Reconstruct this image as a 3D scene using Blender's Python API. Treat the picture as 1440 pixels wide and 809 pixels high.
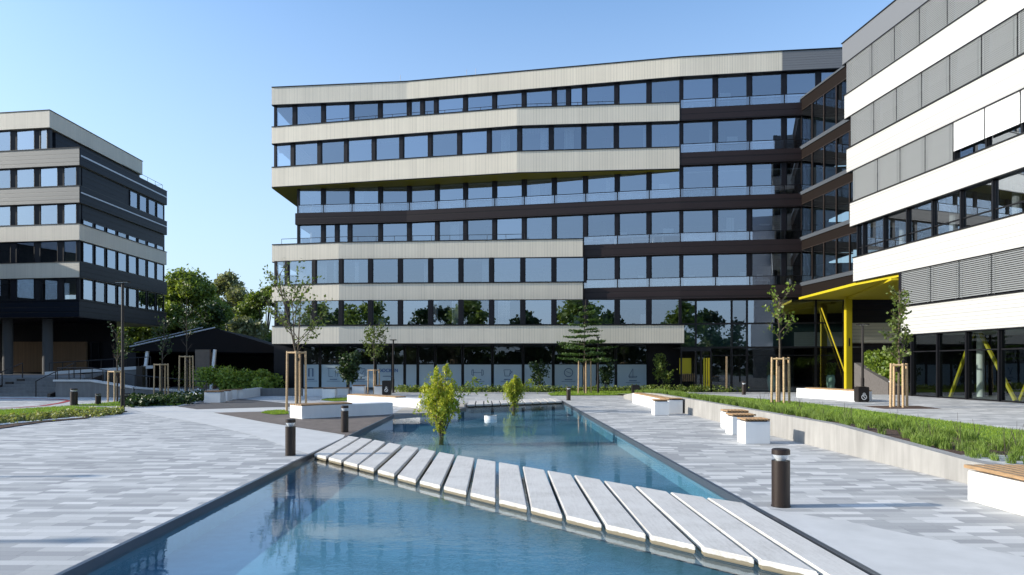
import bpy, math, random
import numpy as np
from mathutils import Vector
from mathutils.geometry import tessellate_polygon
R = math.radians
random.seed(7); rng = np.random.default_rng(7)
scene = bpy.context.scene
for o in list(bpy.data.objects): bpy.data.objects.remove(o)

# ------------------------------------------------------------------ camera, world, sun, exposure
EYE = 1.8; F = 960.0
cam = bpy.data.cameras.new('camera'); camo = bpy.data.objects.new('camera', cam)
scene.collection.objects.link(camo); scene.camera = camo
camo.location = (0, 0, EYE); camo.rotation_euler = (R(90), 0, 0)
cam.sensor_width = 36; cam.lens = 24; cam.shift_y = 109.5 / 1440
cam.clip_start = 0.1; cam.clip_end = 4000
SUN_EL, SUN_AZ = 20.0, 3.0            # sun stands left of the view, a touch behind the facade line
wd = bpy.data.worlds.new('World'); scene.world = wd; wd.use_nodes = True
nt = wd.node_tree; bgn = nt.nodes['Background']
sky = nt.nodes.new('ShaderNodeTexSky'); sky.sky_type = 'NISHITA'; sky.sun_disc = False
sky.sun_elevation = R(SUN_EL); sky.sun_rotation = R(-90 - SUN_AZ)
sky.altitude = 200; sky.air_density = 1.0; sky.dust_density = 1.6; sky.ozone_density = 1.8
air = nt.nodes.new('ShaderNodeMix'); air.data_type = 'RGBA'; air.blend_type = 'MULTIPLY'; air.inputs[0].default_value = 1
air.inputs[7].default_value = (.78, .93, 1.04, 1); nt.links.new(sky.outputs[0], air.inputs[6]); hz = nt.nodes.new('ShaderNodeMix'); hz.data_type = 'RGBA'; hz.inputs[7].default_value = (2.15, 2.62, 3.3, 1)   # pale summer haze low in the sky
gm = nt.nodes.new('ShaderNodeNewGeometry'); sx = nt.nodes.new('ShaderNodeSeparateXYZ'); nt.links.new(gm.outputs['Position'], sx.inputs[0])
mr = nt.nodes.new('ShaderNodeMapRange'); mr.inputs[1].default_value = 0; mr.inputs[2].default_value = .5; mr.inputs[3].default_value = .85; mr.inputs[4].default_value = 0
nt.links.new(sx.outputs[2], mr.inputs[0]); nt.links.new(mr.outputs[0], hz.inputs[0]); nt.links.new(air.outputs[2], hz.inputs[6]); nt.links.new(hz.outputs[2], bgn.inputs[0]); bgn.inputs[1].default_value = 0.15
sun = bpy.data.lights.new('sun', 'SUN'); suno = bpy.data.objects.new('sun', sun)
scene.collection.objects.link(suno)
sun.energy = 3.1; sun.angle = R(0.5); sun.color = (1.0, 0.93, 0.82)
ld = Vector((math.cos(R(SUN_AZ)) * math.cos(R(SUN_EL)), math.sin(R(SUN_AZ)) * math.cos(R(SUN_EL)), -math.sin(R(SUN_EL))))
suno.rotation_euler = ld.to_track_quat('-Z', 'Y').to_euler(); suno.location = (-60, 0, 40)
vs = scene.view_settings
vs.view_transform = 'Standard'; vs.look = 'None'; vs.gamma = 1; vs.use_curve_mapping = False
vs.exposure = 1.03
scene.cycles.max_bounces = 8; scene.cycles.transparent_max_bounces = 16
scene.cycles.caustics_reflective = False; scene.cycles.caustics_refractive = False

# ------------------------------------------------------------------ measuring helpers
def G(px, py, z=0.0):
    D = F * (EYE - z) / (py - 514.0); return ((px - 720.0) / F * D, D)
def hit(px, line, dy=0.0):
    """plan point where the sight line through column px crosses a plan polyline"""
    k = (px - 720.0) / F; best = None
    n = len(line)
    for i in range(n - 1):
        x0, y0 = line[i][0], line[i][1] + dy; x1, y1 = line[i + 1][0], line[i + 1][1] + dy
        a = (x1 - x0) - k * (y1 - y0)
        if abs(a) < 1e-9: continue
        t = (k * y0 - x0) / a
        lo = -1e9 if i == 0 else -1e-6; hi = 1e9 if i == n - 2 else 1 + 1e-6
        if lo <= t <= hi: best = (x0 + t * (x1 - x0), y0 + t * (y1 - y0)); break
    return best
def sub(line, pa, pb, dy=0.0):
    """piece of the plan line between two sight columns, bends kept"""
    A, B = hit(pa, line, dy), hit(pb, line, dy)
    mid = [(x, y + dy) for x, y in line if A[0] + 1e-3 < x < B[0] - 1e-3]
    return [A] + mid + [B]
def D_at(px, p0, d):
    """plan point on the straight line p0 + t*d seen in column px"""
    k = (px - 720.0) / F; t = (k * p0[1] - p0[0]) / (d[0] - k * d[1]); return (p0[0] + t * d[0], p0[1] + t * d[1])

# ------------------------------------------------------------------ materials
def mat(name, col, rough=0.6, metal=0.0, spec=0.5, fn=None):
    m = bpy.data.materials.new(name); m.use_nodes = True; t = m.node_tree; b = t.nodes['Principled BSDF']
    b.inputs['Base Color'].default_value = (*col, 1); b.inputs['Roughness'].default_value = rough
    b.inputs['Metallic'].default_value = metal; b.inputs['Specular IOR Level'].default_value = spec
    if fn: fn(t, b)
    return m
def N(t, typ, **kw):
    n = t.nodes.new(typ)
    for k, v in kw.items():
        if k.startswith('_'): setattr(n, k[1:], v)
    return n
def L(t, a, b): t.links.new(a, b)
def M_(t, op, a, b=None, c=None):
    n = t.nodes.new('ShaderNodeMath'); n.operation = op
    for i, v in enumerate((a, b, c)):
        if v is None: continue
        if isinstance(v, (int, float)): n.inputs[i].default_value = v
        else: t.links.new(v, n.inputs[i])
    return n.outputs[0]
def coords(t, kind='Object'):
    return t.nodes.new('ShaderNodeTexCoord').outputs[kind]
def pos(t): return t.nodes.new('ShaderNodeNewGeometry').outputs['Position']
def noise(t, vec, scale, detail=3, rough=0.55):
    n = t.nodes.new('ShaderNodeTexNoise'); n.inputs['Scale'].default_value = scale
    n.inputs['Detail'].default_value = detail; n.inputs['Roughness'].default_value = rough
    if vec is not None: t.links.new(vec, n.inputs['Vector'])
    return n.outputs['Fac']
def ramp(t, fac, stops):
    n = t.nodes.new('ShaderNodeValToRGB'); e = n.color_ramp.elements
    while len(e) < len(stops): e.new(0.5)
    for i, (p, c) in enumerate(stops): e[i].position = p; e[i].color = (*c, 1)
    t.links.new(fac, n.inputs[0]); return n.outputs[0]
def mixc(t, fac, a, b, mode='MIX'):
    n = t.nodes.new('ShaderNodeMix'); n.data_type = 'RGBA'; n.blend_type = mode
    def put(s, v):
        if isinstance(v, tuple): s.default_value = (*v, 1)
        elif isinstance(v, (int, float)): s.default_value = v
        else: t.links.new(v, s)
    put(n.inputs[0], fac); put(n.inputs[6], a); put(n.inputs[7], b); return n.outputs[2]
def bump(t, b, h, strength=0.3, dist=0.02):
    n = t.nodes.new('ShaderNodeBump'); n.inputs['Strength'].default_value = strength; n.inputs['Distance'].default_value = dist
    t.links.new(h, n.inputs['Height']); t.links.new(n.outputs[0], b.inputs['Normal'])
def noisy(c, amt=0.25, scale=3.0, bs=0.0):
    def fn(t, b):
        f = noise(t, pos(t), scale, 5); f2 = noise(t, pos(t), scale * 14, 3)
        f = M_(t, 'ADD', M_(t, 'MULTIPLY', f, 0.65), M_(t, 'MULTIPLY', f2, 0.35))
        L(t, ramp(t, f, [(0.3, tuple(x * (1 - amt) for x in c)), (0.7, tuple(min(1, x * (1 + amt)) for x in c))]), b.inputs['Base Color'])
        if bs: bump(t, b, f2, bs, 0.01)
    return fn
def ribs(c, pitch=0.1, axis=0, groove=0.62, var=0.07, panel=0.6):
    """ribbed cladding: UV is in metres along / up the wall"""
    def fn(t, b):
        uv = coords(t, 'UV'); s = t.nodes.new('ShaderNodeSeparateXYZ'); L(t, uv, s.inputs[0])
        u = s.outputs[axis]
        n1 = M_(t, 'DIVIDE', u, pitch); fl = M_(t, 'FLOOR', n1); fr = M_(t, 'FRACT', n1)
        w = t.nodes.new('ShaderNodeTexWhiteNoise'); w.noise_dimensions = '1D'; L(t, fl, w.inputs['W'])
        fl2 = M_(t, 'FLOOR', M_(t, 'DIVIDE', u, panel)); w2 = t.nodes.new('ShaderNodeTexWhiteNoise'); w2.noise_dimensions = '1D'; L(t, fl2, w2.inputs['W'])
        tone = M_(t, 'ADD', 1 - var, M_(t, 'ADD', M_(t, 'MULTIPLY', w.outputs[0], var), M_(t, 'MULTIPLY', w2.outputs[0], var)))
        wide = M_(t, 'GREATER_THAN', w.outputs[0], 0.5)
        g = M_(t, 'LESS_THAN', fr, M_(t, 'ADD', 0.14, M_(t, 'MULTIPLY', wide, 0.12)))
        tone = M_(t, 'MULTIPLY', tone, M_(t, 'SUBTRACT', 1.0, M_(t, 'MULTIPLY', g, 1 - groove)))
        dirt = noise(t, pos(t), 0.6, 4)
        tone = M_(t, 'MULTIPLY', tone, M_(t, 'ADD', 0.93, M_(t, 'MULTIPLY', dirt, 0.14)))
        vm = t.nodes.new('ShaderNodeVectorMath'); vm.operation = 'SCALE'; vm.inputs[0].default_value = c; L(t, tone, vm.inputs['Scale'])
        L(t, vm.outputs[0], b.inputs['Base Color'])
        bump(t, b, M_(t, 'SUBTRACT', 1.0, g), 0.5, 0.015)
    return fn
def paving(t, b):
    s = t.nodes.new('ShaderNodeSeparateXYZ'); L(t, pos(t), s.inputs[0])
    ry = M_(t, 'DIVIDE', s.outputs[1], 0.15); row = M_(t, 'FLOOR', ry); fy = M_(t, 'FRACT', ry)
    w = t.nodes.new('ShaderNodeTexWhiteNoise'); w.noise_dimensions = '1D'; L(t, row, w.inputs['W'])
    rx = M_(t, 'DIVIDE', M_(t, 'ADD', s.outputs[0], M_(t, 'MULTIPLY', w.outputs[0], 7.3)), M_(t, 'ADD', 0.36, M_(t, 'MULTIPLY', w.outputs[0], 0.3)))
    colm = M_(t, 'FLOOR', rx); fx = M_(t, 'FRACT', rx)
    cb = t.nodes.new('ShaderNodeCombineXYZ'); L(t, row, cb.inputs[0]); L(t, colm, cb.inputs[1])
    w2 = t.nodes.new('ShaderNodeTexWhiteNoise'); w2.noise_dimensions = '2D'; L(t, cb.outputs[0], w2.inputs['Vector'])
    c = ramp(t, w2.outputs[0], [(0.0, (.30, .30, .30)), (0.3, (.355, .355, .35)), (0.55, (.43, .428, .415)), (0.78, (.52, .515, .50)), (1.0, (.60, .59, .57))])
    n1 = noise(t, pos(t), 45, 3); n2 = noise(t, pos(t), 0.35, 4); n3 = noise(t, pos(t), 3.2, 6, .75)
    stain = M_(t, 'MULTIPLY', M_(t, 'MAXIMUM', M_(t, 'SUBTRACT', n3, .58), 0), 1.3)
    k = M_(t, 'SUBTRACT', M_(t, 'ADD', 0.80, M_(t, 'ADD', M_(t, 'MULTIPLY', n1, 0.20), M_(t, 'MULTIPLY', n2, 0.22))), stain)
    joint = M_(t, 'MAXIMUM', M_(t, 'LESS_THAN', fy, 0.03), M_(t, 'LESS_THAN', fx, 0.010))
    k = M_(t, 'MULTIPLY', k, M_(t, 'SUBTRACT', 1, M_(t, 'MULTIPLY', joint, 0.38)))
    vm = t.nodes.new('ShaderNodeVectorMath'); vm.operation = 'SCALE'; L(t, c, vm.inputs[0]); L(t, k, vm.inputs['Scale'])
    L(t, vm.outputs[0], b.inputs['Base Color']); bump(t, b, n1, 0.25, 0.004)
def glass_mat(name, refl, tint, gl=(0.80, 0.89, 1.0), rough=0.0, wob=0.0003):
    m = bpy.data.materials.new(name); m.use_nodes = True; t = m.node_tree
    for n in list(t.nodes): t.nodes.remove(n)
    o = t.nodes.new('ShaderNodeOutputMaterial'); mx = t.nodes.new('ShaderNodeMixShader')
    tr = t.nodes.new('ShaderNodeBsdfTransparent'); tr.inputs[0].default_value = (*tint, 1)
    g = t.nodes.new('ShaderNodeBsdfGlossy'); g.inputs[0].default_value = (*gl, 1); g.inputs['Roughness'].default_value = rough
    lw = t.nodes.new('ShaderNodeFresnel'); lw.inputs[0].default_value = 1.45
    bf = N(t, 'ShaderNodeNewGeometry'); f = M_(t, 'MULTIPLY', lw.outputs[0], M_(t, 'SUBTRACT', 1.0, bf.outputs['Backfacing']))
    f = M_(t, 'MINIMUM', M_(t, 'ADD', f, refl), 1.0)
    oi = t.nodes.new('ShaderNodeObjectInfo')
    f = M_(t, 'MULTIPLY', f, M_(t, 'ADD', 0.72, M_(t, 'MULTIPLY', oi.outputs['Random'], 0.42)))
    if wob:
        bp = t.nodes.new('ShaderNodeBump'); bp.inputs['Strength'].default_value = 1; bp.inputs['Distance'].default_value = wob
        L(t, noise(t, pos(t), 1.1, 2), bp.inputs['Height']); L(t, bp.outputs[0], g.inputs['Normal'])
    L(t, f, mx.inputs[0]); L(t, tr.outputs[0], mx.inputs[1]); L(t, g.outputs[0], mx.inputs[2]); L(t, mx.outputs[0], o.inputs[0])
    return m
def water_mat():
    m = bpy.data.materials.new('water'); m.use_nodes = True; t = m.node_tree
    for n in list(t.nodes): t.nodes.remove(n)
    o = t.nodes.new('ShaderNodeOutputMaterial'); mx = t.nodes.new('ShaderNodeMixShader')
    tr = t.nodes.new('ShaderNodeBsdfTransparent'); tr.inputs[0].default_value = (.80, .92, .96, 1)
    g = t.nodes.new('ShaderNodeBsdfGlossy'); g.inputs[0].default_value = (.95, .98, 1, 1); g.inputs['Roughness'].default_value = 0.015
    fr = t.nodes.new('ShaderNodeFresnel'); fr.inputs[0].default_value = 1.5
    mp = t.nodes.new('ShaderNodeMapping'); mp.inputs['Scale'].default_value = (1.0, 1.7, 1); L(t, pos(t), mp.inputs[0])
    patch = noise(t, pos(t), 0.22, 2)
    amp = M_(t, 'MAXIMUM', 0.12, M_(t, 'MULTIPLY', M_(t, 'SUBTRACT', patch, 0.42), 5))
    h = M_(t, 'MULTIPLY', M_(t, 'ADD', noise(t, mp.outputs[0], 4.5, 3), M_(t, 'MULTIPLY', noise(t, mp.outputs[0], 17, 2), 0.25)), amp)
    bp = t.nodes.new('ShaderNodeBump'); bp.inputs['Strength'].default_value = 1; bp.inputs['Distance'].default_value = 0.005; L(t, h, bp.inputs['Height'])
    L(t, bp.outputs[0], g.inputs['Normal']); L(t, bp.outputs[0], fr.inputs['Normal'])
    bf = N(t, 'ShaderNodeNewGeometry'); fac = M_(t, 'MULTIPLY', fr.outputs[0], M_(t, 'SUBTRACT', 1.0, bf.outputs['Backfacing']))
    L(t, fac, mx.inputs[0]); L(t, tr.outputs[0], mx.inputs[1]); L(t, g.outputs[0], mx.inputs[2]); L(t, mx.outputs[0], o.inputs[0])
    return m
def leaf_mat(name, c1, c2, trans=0.35, scale=1.2):
    m = bpy.data.materials.new(name); m.use_nodes = True; t = m.node_tree
    for n in list(t.nodes): t.nodes.remove(n)
    o = t.nodes.new('ShaderNodeOutputMaterial'); mx = t.nodes.new('ShaderNodeMixShader'); mx.inputs[0].default_value = trans
    d = t.nodes.new('ShaderNodeBsdfPrincipled'); d.inputs['Roughness'].default_value = 0.5; tl = t.nodes.new('ShaderNodeBsdfTranslucent')
    g = t.nodes.new('ShaderNodeNewGeometry')
    f = M_(t, 'ADD', M_(t, 'MULTIPLY', noise(t, g.outputs['Position'], scale, 2), 0.5), M_(t, 'MULTIPLY', g.outputs['Random Per Island'], 0.5))
    c = ramp(t, f, [(0.25, c1), (0.75, c2)]); L(t, c, d.inputs['Base Color'])
    L(t, mixc(t, 1.0, c, (1.0, 1.0, 0.45), 'MULTIPLY'), tl.inputs[0])
    L(t, d.outputs[0], mx.inputs[1]); L(t, tl.outputs[0], mx.inputs[2]); L(t, mx.outputs[0], o.inputs[0])
    return m
def wood_fn(c):
    def fn(t, b):
        mp = t.nodes.new('ShaderNodeMapping'); mp.inputs['Scale'].default_value = (1, 1, 6); L(t, pos(t), mp.inputs[0])
        f = noise(t, mp.outputs[0], 6, 5, 0.7)
        L(t, ramp(t, f, [(0.3, tuple(x * .6 for x in c)), (0.7, tuple(x * 1.2 for x in c))]), b.inputs['Base Color']); bump(t, b, f, .3, .003)
    return fn
def conc_fn(c, amt=0.14, streak=True):
    def fn(t, b):
        p = pos(t); mp = t.nodes.new('ShaderNodeMapping'); mp.inputs['Scale'].default_value = (3.0, 3.0, 0.35); L(t, p, mp.inputs[0])
        f = M_(t, 'ADD', M_(t, 'MULTIPLY', noise(t, p, 1.1, 5), 0.45), M_(t, 'MULTIPLY', noise(t, mp.outputs[0] if streak else p, 2.2, 4), 0.55))
        L(t, ramp(t, f, [(0.32, tuple(x * (1 - amt) for x in c)), (0.68, tuple(min(1, x * (1 + amt * .7)) for x in c))]), b.inputs['Base Color'])
        bump(t, b, noise(t, p, 60, 3), 0.25, 0.003)
    return fn
m_pave = mat('stone_pavers', (.4, .4, .42), 0.75, fn=paving)
m_smooth = mat('smooth_concrete', (.45, .46, .47), 0.8, fn=conc_fn((.54, .535, .52), .10, False))
def slab_fn(t, b):
    p = pos(t); mp = N(t, 'ShaderNodeMapping'); mp.inputs['Scale'].default_value = (9, .7, 1); L(t, p, mp.inputs[0])
    f = M_(t, 'ADD', M_(t, 'MULTIPLY', noise(t, p, 1.3, 6, .7), .5), M_(t, 'ADD', M_(t, 'MULTIPLY', noise(t, mp.outputs[0], 4, 3), .25), M_(t, 'MULTIPLY', noise(t, p, 50, 2), .25)))
    c = ramp(t, f, [(.34, (.42, .40, .365)), (.5, (.56, .535, .50)), (.66, (.64, .62, .58))])
    s = N(t, 'ShaderNodeSeparateXYZ'); L(t, p, s.inputs[0])
    low_tan = M_(t, 'LESS_THAN', M_(t, 'ADD', s.outputs[2], M_(t, 'MULTIPLY', noise(t, p, 9, 3), .03)), -.008)      # darker tan with a ragged top, low on the slab edge
    L(t, mixc(t, low_tan, c, (.20, .17, .115)), b.inputs['Base Color']); bump(t, b, noise(t, p, 60, 3), .3, .004)
m_slab = mat('bridge_concrete', (.5, .49, .47), 0.85, fn=slab_fn)
m_tan = mat('tan_concrete', (.4, .36, .3), 0.85, fn=conc_fn((.42, .38, .32), .15, False))
m_wallc = mat('wall_concrete', (.5, .5, .48), 0.85, fn=conc_fn((.29, .28, .265), .25))
m_greyc = mat('grey_concrete', (.15, .15, .15), 0.9, fn=conc_fn((.17, .165, .16), .25))
m_white = mat('white_concrete', (.78, .78, .77), 0.55, fn=conc_fn((.76, .76, .75), .06))
m_asph = mat('dark_asphalt', (.07, .07, .075), 0.9, fn=noisy((.075, .07, .07), .3, 5, .3))
m_brown = mat('brown_gravel', (.13, .11, .1), 0.9, fn=noisy((.135, .11, .095), .35, 3, .3))
m_soil = mat('bark_mulch', (.06, .03, .02), 0.95, fn=noisy((.075, .04, .026), .6, 22, .8))
m_grass = mat('lawn_green', (.07, .14, .02), 0.8, fn=noisy((.10, .19, .022), .35, 4, .6))
m_field = mat('far_field', (.08, .12, .04), 0.95, fn=noisy((.07, .10, .04), .3, .05))
m_red = mat('red_paint', (.35, .03, .03), 0.7)
m_steel = mat('dark_edge_steel', (.17, .19, .22), 0.35, 0.8)
m_liner = mat('pool_liner', (.04, .09, .13), 0.7, fn=noisy((.095, .23, .31), .25, .5))
m_water = water_mat()
BE = (.72, .645, .52)
m_beige = mat('beige_ribbed_cladding', BE, 0.5, fn=ribs(BE, .105, 0))
m_greyp = mat('grey_roof_cladding', (.17, .17, .175), 0.45, fn=ribs((.17, .17, .175), .16, 1, .75))
m_brownp = mat('brown_metal_panel', (.05, .034, .032), 0.45, 0.0, spec=.3, fn=ribs((.020, .012, .012), .425, 1, .5, .15, 1.1))
m_whitec = mat('white_lamella_cladding', (.82, .82, .80), 0.45, fn=ribs((.47, .465, .45), .16, 1, .72, .07, 2.6))
m_alu = mat('aluminium_fascia', (.42, .44, .48), 0.45, 0.4)
m_frame = mat('black_window_frame', (.006, .006, .008), 0.4, spec=.3)
m_pier = mat('dark_pier_panel', (.007, .006, .009), 0.45, spec=.25)
m_inner = mat('dark_interior', (.13, .125, .12), 0.9, fn=noisy((.13, .125, .12), .6, .35))
m_ceil = mat('office_ceiling', (.4, .4, .38), 0.9)
m_pane = glass_mat('window_glass', .36, (.48, .53, .56), gl=(.78, .87, 1.0))
m_bal = glass_mat('balustrade_glass', .34, (.6, .66, .68), gl=(.84, .87, .95))
m_dglass = glass_mat('dark_lobby_glass', .07, (.55, .62, .60))
m_cur = glass_mat('curtain_wall_glass', .06, (.55, .62, .60))
m_green = mat('green_back_glass', (.06, .11, .095), 0.08, 0, .8)
m_film = mat('frosted_film', (.42, .52, .58), 0.4)
m_ink = mat('blue_grey_print', (.10, .15, .24), 0.6)
m_inkb = mat('blue_lettering', (.02, .10, .33), 0.6)
m_blind = mat('blind_aluminium', (.215, .225, .23), 0.55, 0.0)
m_blindw = mat('pale_blind_aluminium', (.74, .74, .73), 0.45, 0.1)
m_yel = mat('yellow_paint', (.46, .37, .006), 0.55)
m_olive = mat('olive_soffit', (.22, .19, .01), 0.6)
m_blk = mat('black_metal', (.018, .014, .013), 0.38, 0.3)
m_brz = mat('bronze_black_metal', (.03, .02, .016), 0.4, 0.3)
m_chrome = mat('bright_steel', (.75, .77, .8), 0.15, 1.0)
m_woodb = mat('oiled_bench_wood', (.36, .22, .11), 0.6, fn=wood_fn((.36, .225, .115)))
m_stake = mat('stake_wood', (.45, .3, .16), 0.7, fn=wood_fn((.52, .36, .20)))
m_woodw = mat('wood_wall', (.28, .16, .08), 0.6, fn=ribs((.17, .095, .045), .12, 0, .6, .15))
m_bark = mat('bark', (.10, .075, .05), 0.9, fn=noisy((.13, .10, .07), .4, 12, .5))
m_barkd = mat('dark_bark', (.06, .05, .04), 0.9, fn=noisy((.07, .055, .04), .4, 9, .5))
m_brick = mat('dark_stone', (.09, .08, .075), 0.9, fn=noisy((.10, .09, .085), .25, 8, .5))
l_young = leaf_mat('young_leaf', (.07, .11, .02), (.17, .22, .05), .4)
l_fresh = leaf_mat('fresh_leaf', (.10, .17, .02), (.25, .34, .05), .45)
l_bush = leaf_mat('bush_leaf', (.13, .22, .03), (.36, .44, .08), .4, 1.5)
l_dark = leaf_mat('dark_leaf', (.018, .04, .012), (.05, .09, .02), .3)
l_mid = leaf_mat('mid_leaf', (.09, .15, .025), (.27, .33, .08), .45, .3)
l_pale = leaf_mat('pale_leaf', (.12, .14, .06), (.33, .34, .18), .4, .3)
l_layer = leaf_mat('layered_leaf', (.03, .07, .015), (.09, .16, .03), .4)
l_pond = leaf_mat('willow_leaf', (.22, .33, .03), (.58, .55, .07), .45, 2)
l_grass = leaf_mat('grass_blade', (.14, .24, .02), (.30, .42, .05), .4, 1)
l_tuft = leaf_mat('ornamental_grass', (.12, .20, .03), (.30, .42, .09), .4, 1)
l_sage = leaf_mat('sage_leaf', (.18, .22, .06), (.42, .42, .16), .35, 2)

# ------------------------------------------------------------------ object helpers
C = scene.collection
def link(name, me, m, parent=None):
    o = bpy.data.objects.new(name, me); C.objects.link(o)
    if m is not None: me.materials.append(m)
    if parent is not None: o.parent = parent
    return o
def thing(name, label, cat, loc=(0, 0, 0), rz=0, group=None):
    o = bpy.data.objects.new(name, None); C.objects.link(o); o.location = loc; o.rotation_euler = (0, 0, rz)
    o.empty_display_size = .3
    o['label'] = label; o['category'] = cat
    if group: o['group'] = group
    return o
def tag(o, label, cat, group=None):
    o['label'] = label; o['category'] = cat
    if group: o['group'] = group
    return o
def kind(o, k, label=None, cat=None):
    o['kind'] = k
    if label: o['label'] = label
    if cat: o['category'] = cat
    return o
class MB:
    def __init__(s): s.v = []; s.f = []; s.uv = []
    def face(s, pts, uvs=None):
        n = len(s.v); s.v += [tuple(p) for p in pts]; s.f.append(tuple(range(n, n + len(pts))))
        if uvs is None:
            a, b, c = Vector(pts[0]), Vector(pts[1]), Vector(pts[2]); nn = (b - a).cross(c - a)
            ax = max(range(3), key=lambda i: abs(nn[i]))
            uvs = [(p[0], p[1]) if ax == 2 else ((p[1], p[2]) if ax == 0 else (p[0], p[2])) for p in pts]
        s.uv += uvs
    def box(s, x0, x1, y0, y1, z0, z1):
        a = [(x0, y0, z0), (x1, y0, z0), (x1, y1, z0), (x0, y1, z0), (x0, y0, z1), (x1, y0, z1), (x1, y1, z1), (x0, y1, z1)]
        for q in ((0, 3, 2, 1), (4, 5, 6, 7), (0, 1, 5, 4), (1, 2, 6, 5), (2, 3, 7, 6), (3, 0, 4, 7)): s.face([a[i] for i in q])
    def obox(s, A, B, w, z0, z1, z0b=None, z1b=None):
        """box along plan segment A-B, width w centred"""
        d = Vector((B[0] - A[0], B[1] - A[1])).normalized(); n = Vector((-d.y, d.x)) * w / 2
        z0b = z0 if z0b is None else z0b; z1b = z1 if z1b is None else z1b
        p = [(A[0] - n.x, A[1] - n.y), (B[0] - n.x, B[1] - n.y), (B[0] + n.x, B[1] + n.y), (A[0] + n.x, A[1] + n.y)]
        lo = [z0, z0b, z0b, z0]; hi = [z1, z1b, z1b, z1]
        a = [(*p[i], lo[i]) for i in range(4)] + [(*p[i], hi[i]) for i in range(4)]
        for q in ((0, 3, 2, 1), (4, 5, 6, 7), (0, 1, 5, 4), (1, 2, 6, 5), (2, 3, 7, 6), (3, 0, 4, 7)): s.face([a[i] for i in q])
    def prism(s, pts, z0, z1, holes=False):
        """closed plan outline extruded z0..z1"""
        tri = tessellate_polygon([[Vector((x, y, 0)) for x, y in pts]])
        for t in tri:
            q = [pts[i] for i in t]
            ar = (q[1][0] - q[0][0]) * (q[2][1] - q[0][1]) - (q[2][0] - q[0][0]) * (q[1][1] - q[0][1])
            if ar < 0: q = q[::-1]
            s.face([(x, y, z1) for x, y in q]); s.face([(x, y, z0) for x, y in q[::-1]])
        ar = sum(pts[i - 1][0] * pts[i][1] - pts[i][0] * pts[i - 1][1] for i in range(len(pts)))
        P = pts if ar > 0 else pts[::-1]; u = 0
        for i in range(len(P)):
            a, b = P[i], P[(i + 1) % len(P)]; l = math.dist(a, b)
            s.face([(*a, z0), (*b, z0), (*b, z1), (*a, z1)], [(u, z0), (u + l, z0), (u + l, z1), (u, z1)]); u += l
    def strip(s, line, off, z0, z1):
        s.prism(list(line) + [(x + off[0], y + off[1]) for x, y in reversed(line)], z0, z1)
    def tube(s, p0, p1, r0, r1=None, seg=8, cap=True):
        r1 = r0 if r1 is None else r1; p0 = Vector(p0); p1 = Vector(p1); d = (p1 - p0).normalized()
        a = d.orthogonal().normalized(); b = d.cross(a); A = []; B = []
        for i in range(seg):
            t = 2 * math.pi * i / seg; w = a * math.cos(t) + b * math.sin(t); A.append(p0 + w * r0); B.append(p1 + w * r1)
        for i in range(seg):
            j = (i + 1) % seg; s.face([A[i], A[j], B[j], B[i]])
        if cap: s.face(A[::-1]); s.face(B)
    def quad(s, *p): s.face(p)
    def build(s, name, m, parent=None, smooth=False, bevel=0.0):
        me = bpy.data.meshes.new(name); me.from_pydata(s.v, [], s.f)
        uvl = me.uv_layers.new(name='UVMap'); uvl.data.foreach_set('uv', np.array(s.uv, dtype=np.float32).ravel())
        if bevel or smooth:
            import bmesh
            bm = bmesh.new(); bm.from_mesh(me); bmesh.ops.remove_doubles(bm, verts=bm.verts, dist=1e-4)
            if bevel:
                es = [e for e in bm.edges if len(e.link_faces) == 2 and e.calc_face_angle(0) > .5]
                bmesh.ops.bevel(bm, geom=es, offset=bevel, segments=2, affect='EDGES')
            bm.to_mesh(me); bm.free()
            if smooth:
                me.polygons.foreach_set('use_smooth', [True] * len(me.polygons))
                try: me.set_sharp_from_angle(angle=R(40))
                except Exception: pass
        return link(name, me, m, parent)
def sheet(name, pts, z, m, k='structure', parent=None, hole=None):
    polys = [[Vector((x, y, 0)) for x, y in pts]]
    if hole: polys.append([Vector((x, y, 0)) for x, y in hole])
    flat = [p for q in polys for p in q]
    mb = MB()
    for t in tessellate_polygon(polys):
        q = [flat[i] for i in t]
        ar = (q[1].x - q[0].x) * (q[2].y - q[0].y) - (q[2].x - q[0].x) * (q[1].y - q[0].y)
        if ar < 0: q = q[::-1]
        mb.face([(p.x, p.y, z) for p in q])
    o = mb.build(name, m, parent)
    if k: o['kind'] = k
    return o
def copy_thing(o, parent=None):
    c = o.copy(); C.objects.link(c)
    if parent is not None: c.parent = parent
    for ch in list(o.children): copy_thing(ch, c)
    return c
def leaf_mesh(P, size, name, m, parent=None, aspect=1.6, droop=0.0, jitter=0.5):
    """many small leaf faces: P (n,3) centres"""
    n = len(P); P = np.asarray(P); a = rng.normal(size=(n, 3)); a[:, 2] = a[:, 2] * (1 - droop) - droop * 2; a /= np.linalg.norm(a, axis=1)[:, None]
    b = np.cross(a, rng.normal(size=(n, 3))); b /= np.linalg.norm(b, axis=1)[:, None]
    s = size * (1 - jitter / 2 + jitter * rng.random(n))[:, None]
    A = a * s * aspect / 2; B = b * s / 2
    V = np.stack([P - A, P + B * 1.0 - A * .1, P + A, P - B * 1.0 - A * .1], 1).reshape(-1, 3)
    me = bpy.data.meshes.new(name); me.vertices.add(4 * n); me.vertices.foreach_set('co', V.ravel())
    me.loops.add(4 * n); me.loops.foreach_set('vertex_index', np.arange(4 * n, dtype=np.int32))
    me.polygons.add(n); me.polygons.foreach_set('loop_start', np.arange(0, 4 * n, 4, dtype=np.int32))
    me.update(calc_edges=True); me.validate()
    return link(name, me, m, parent)
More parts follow.
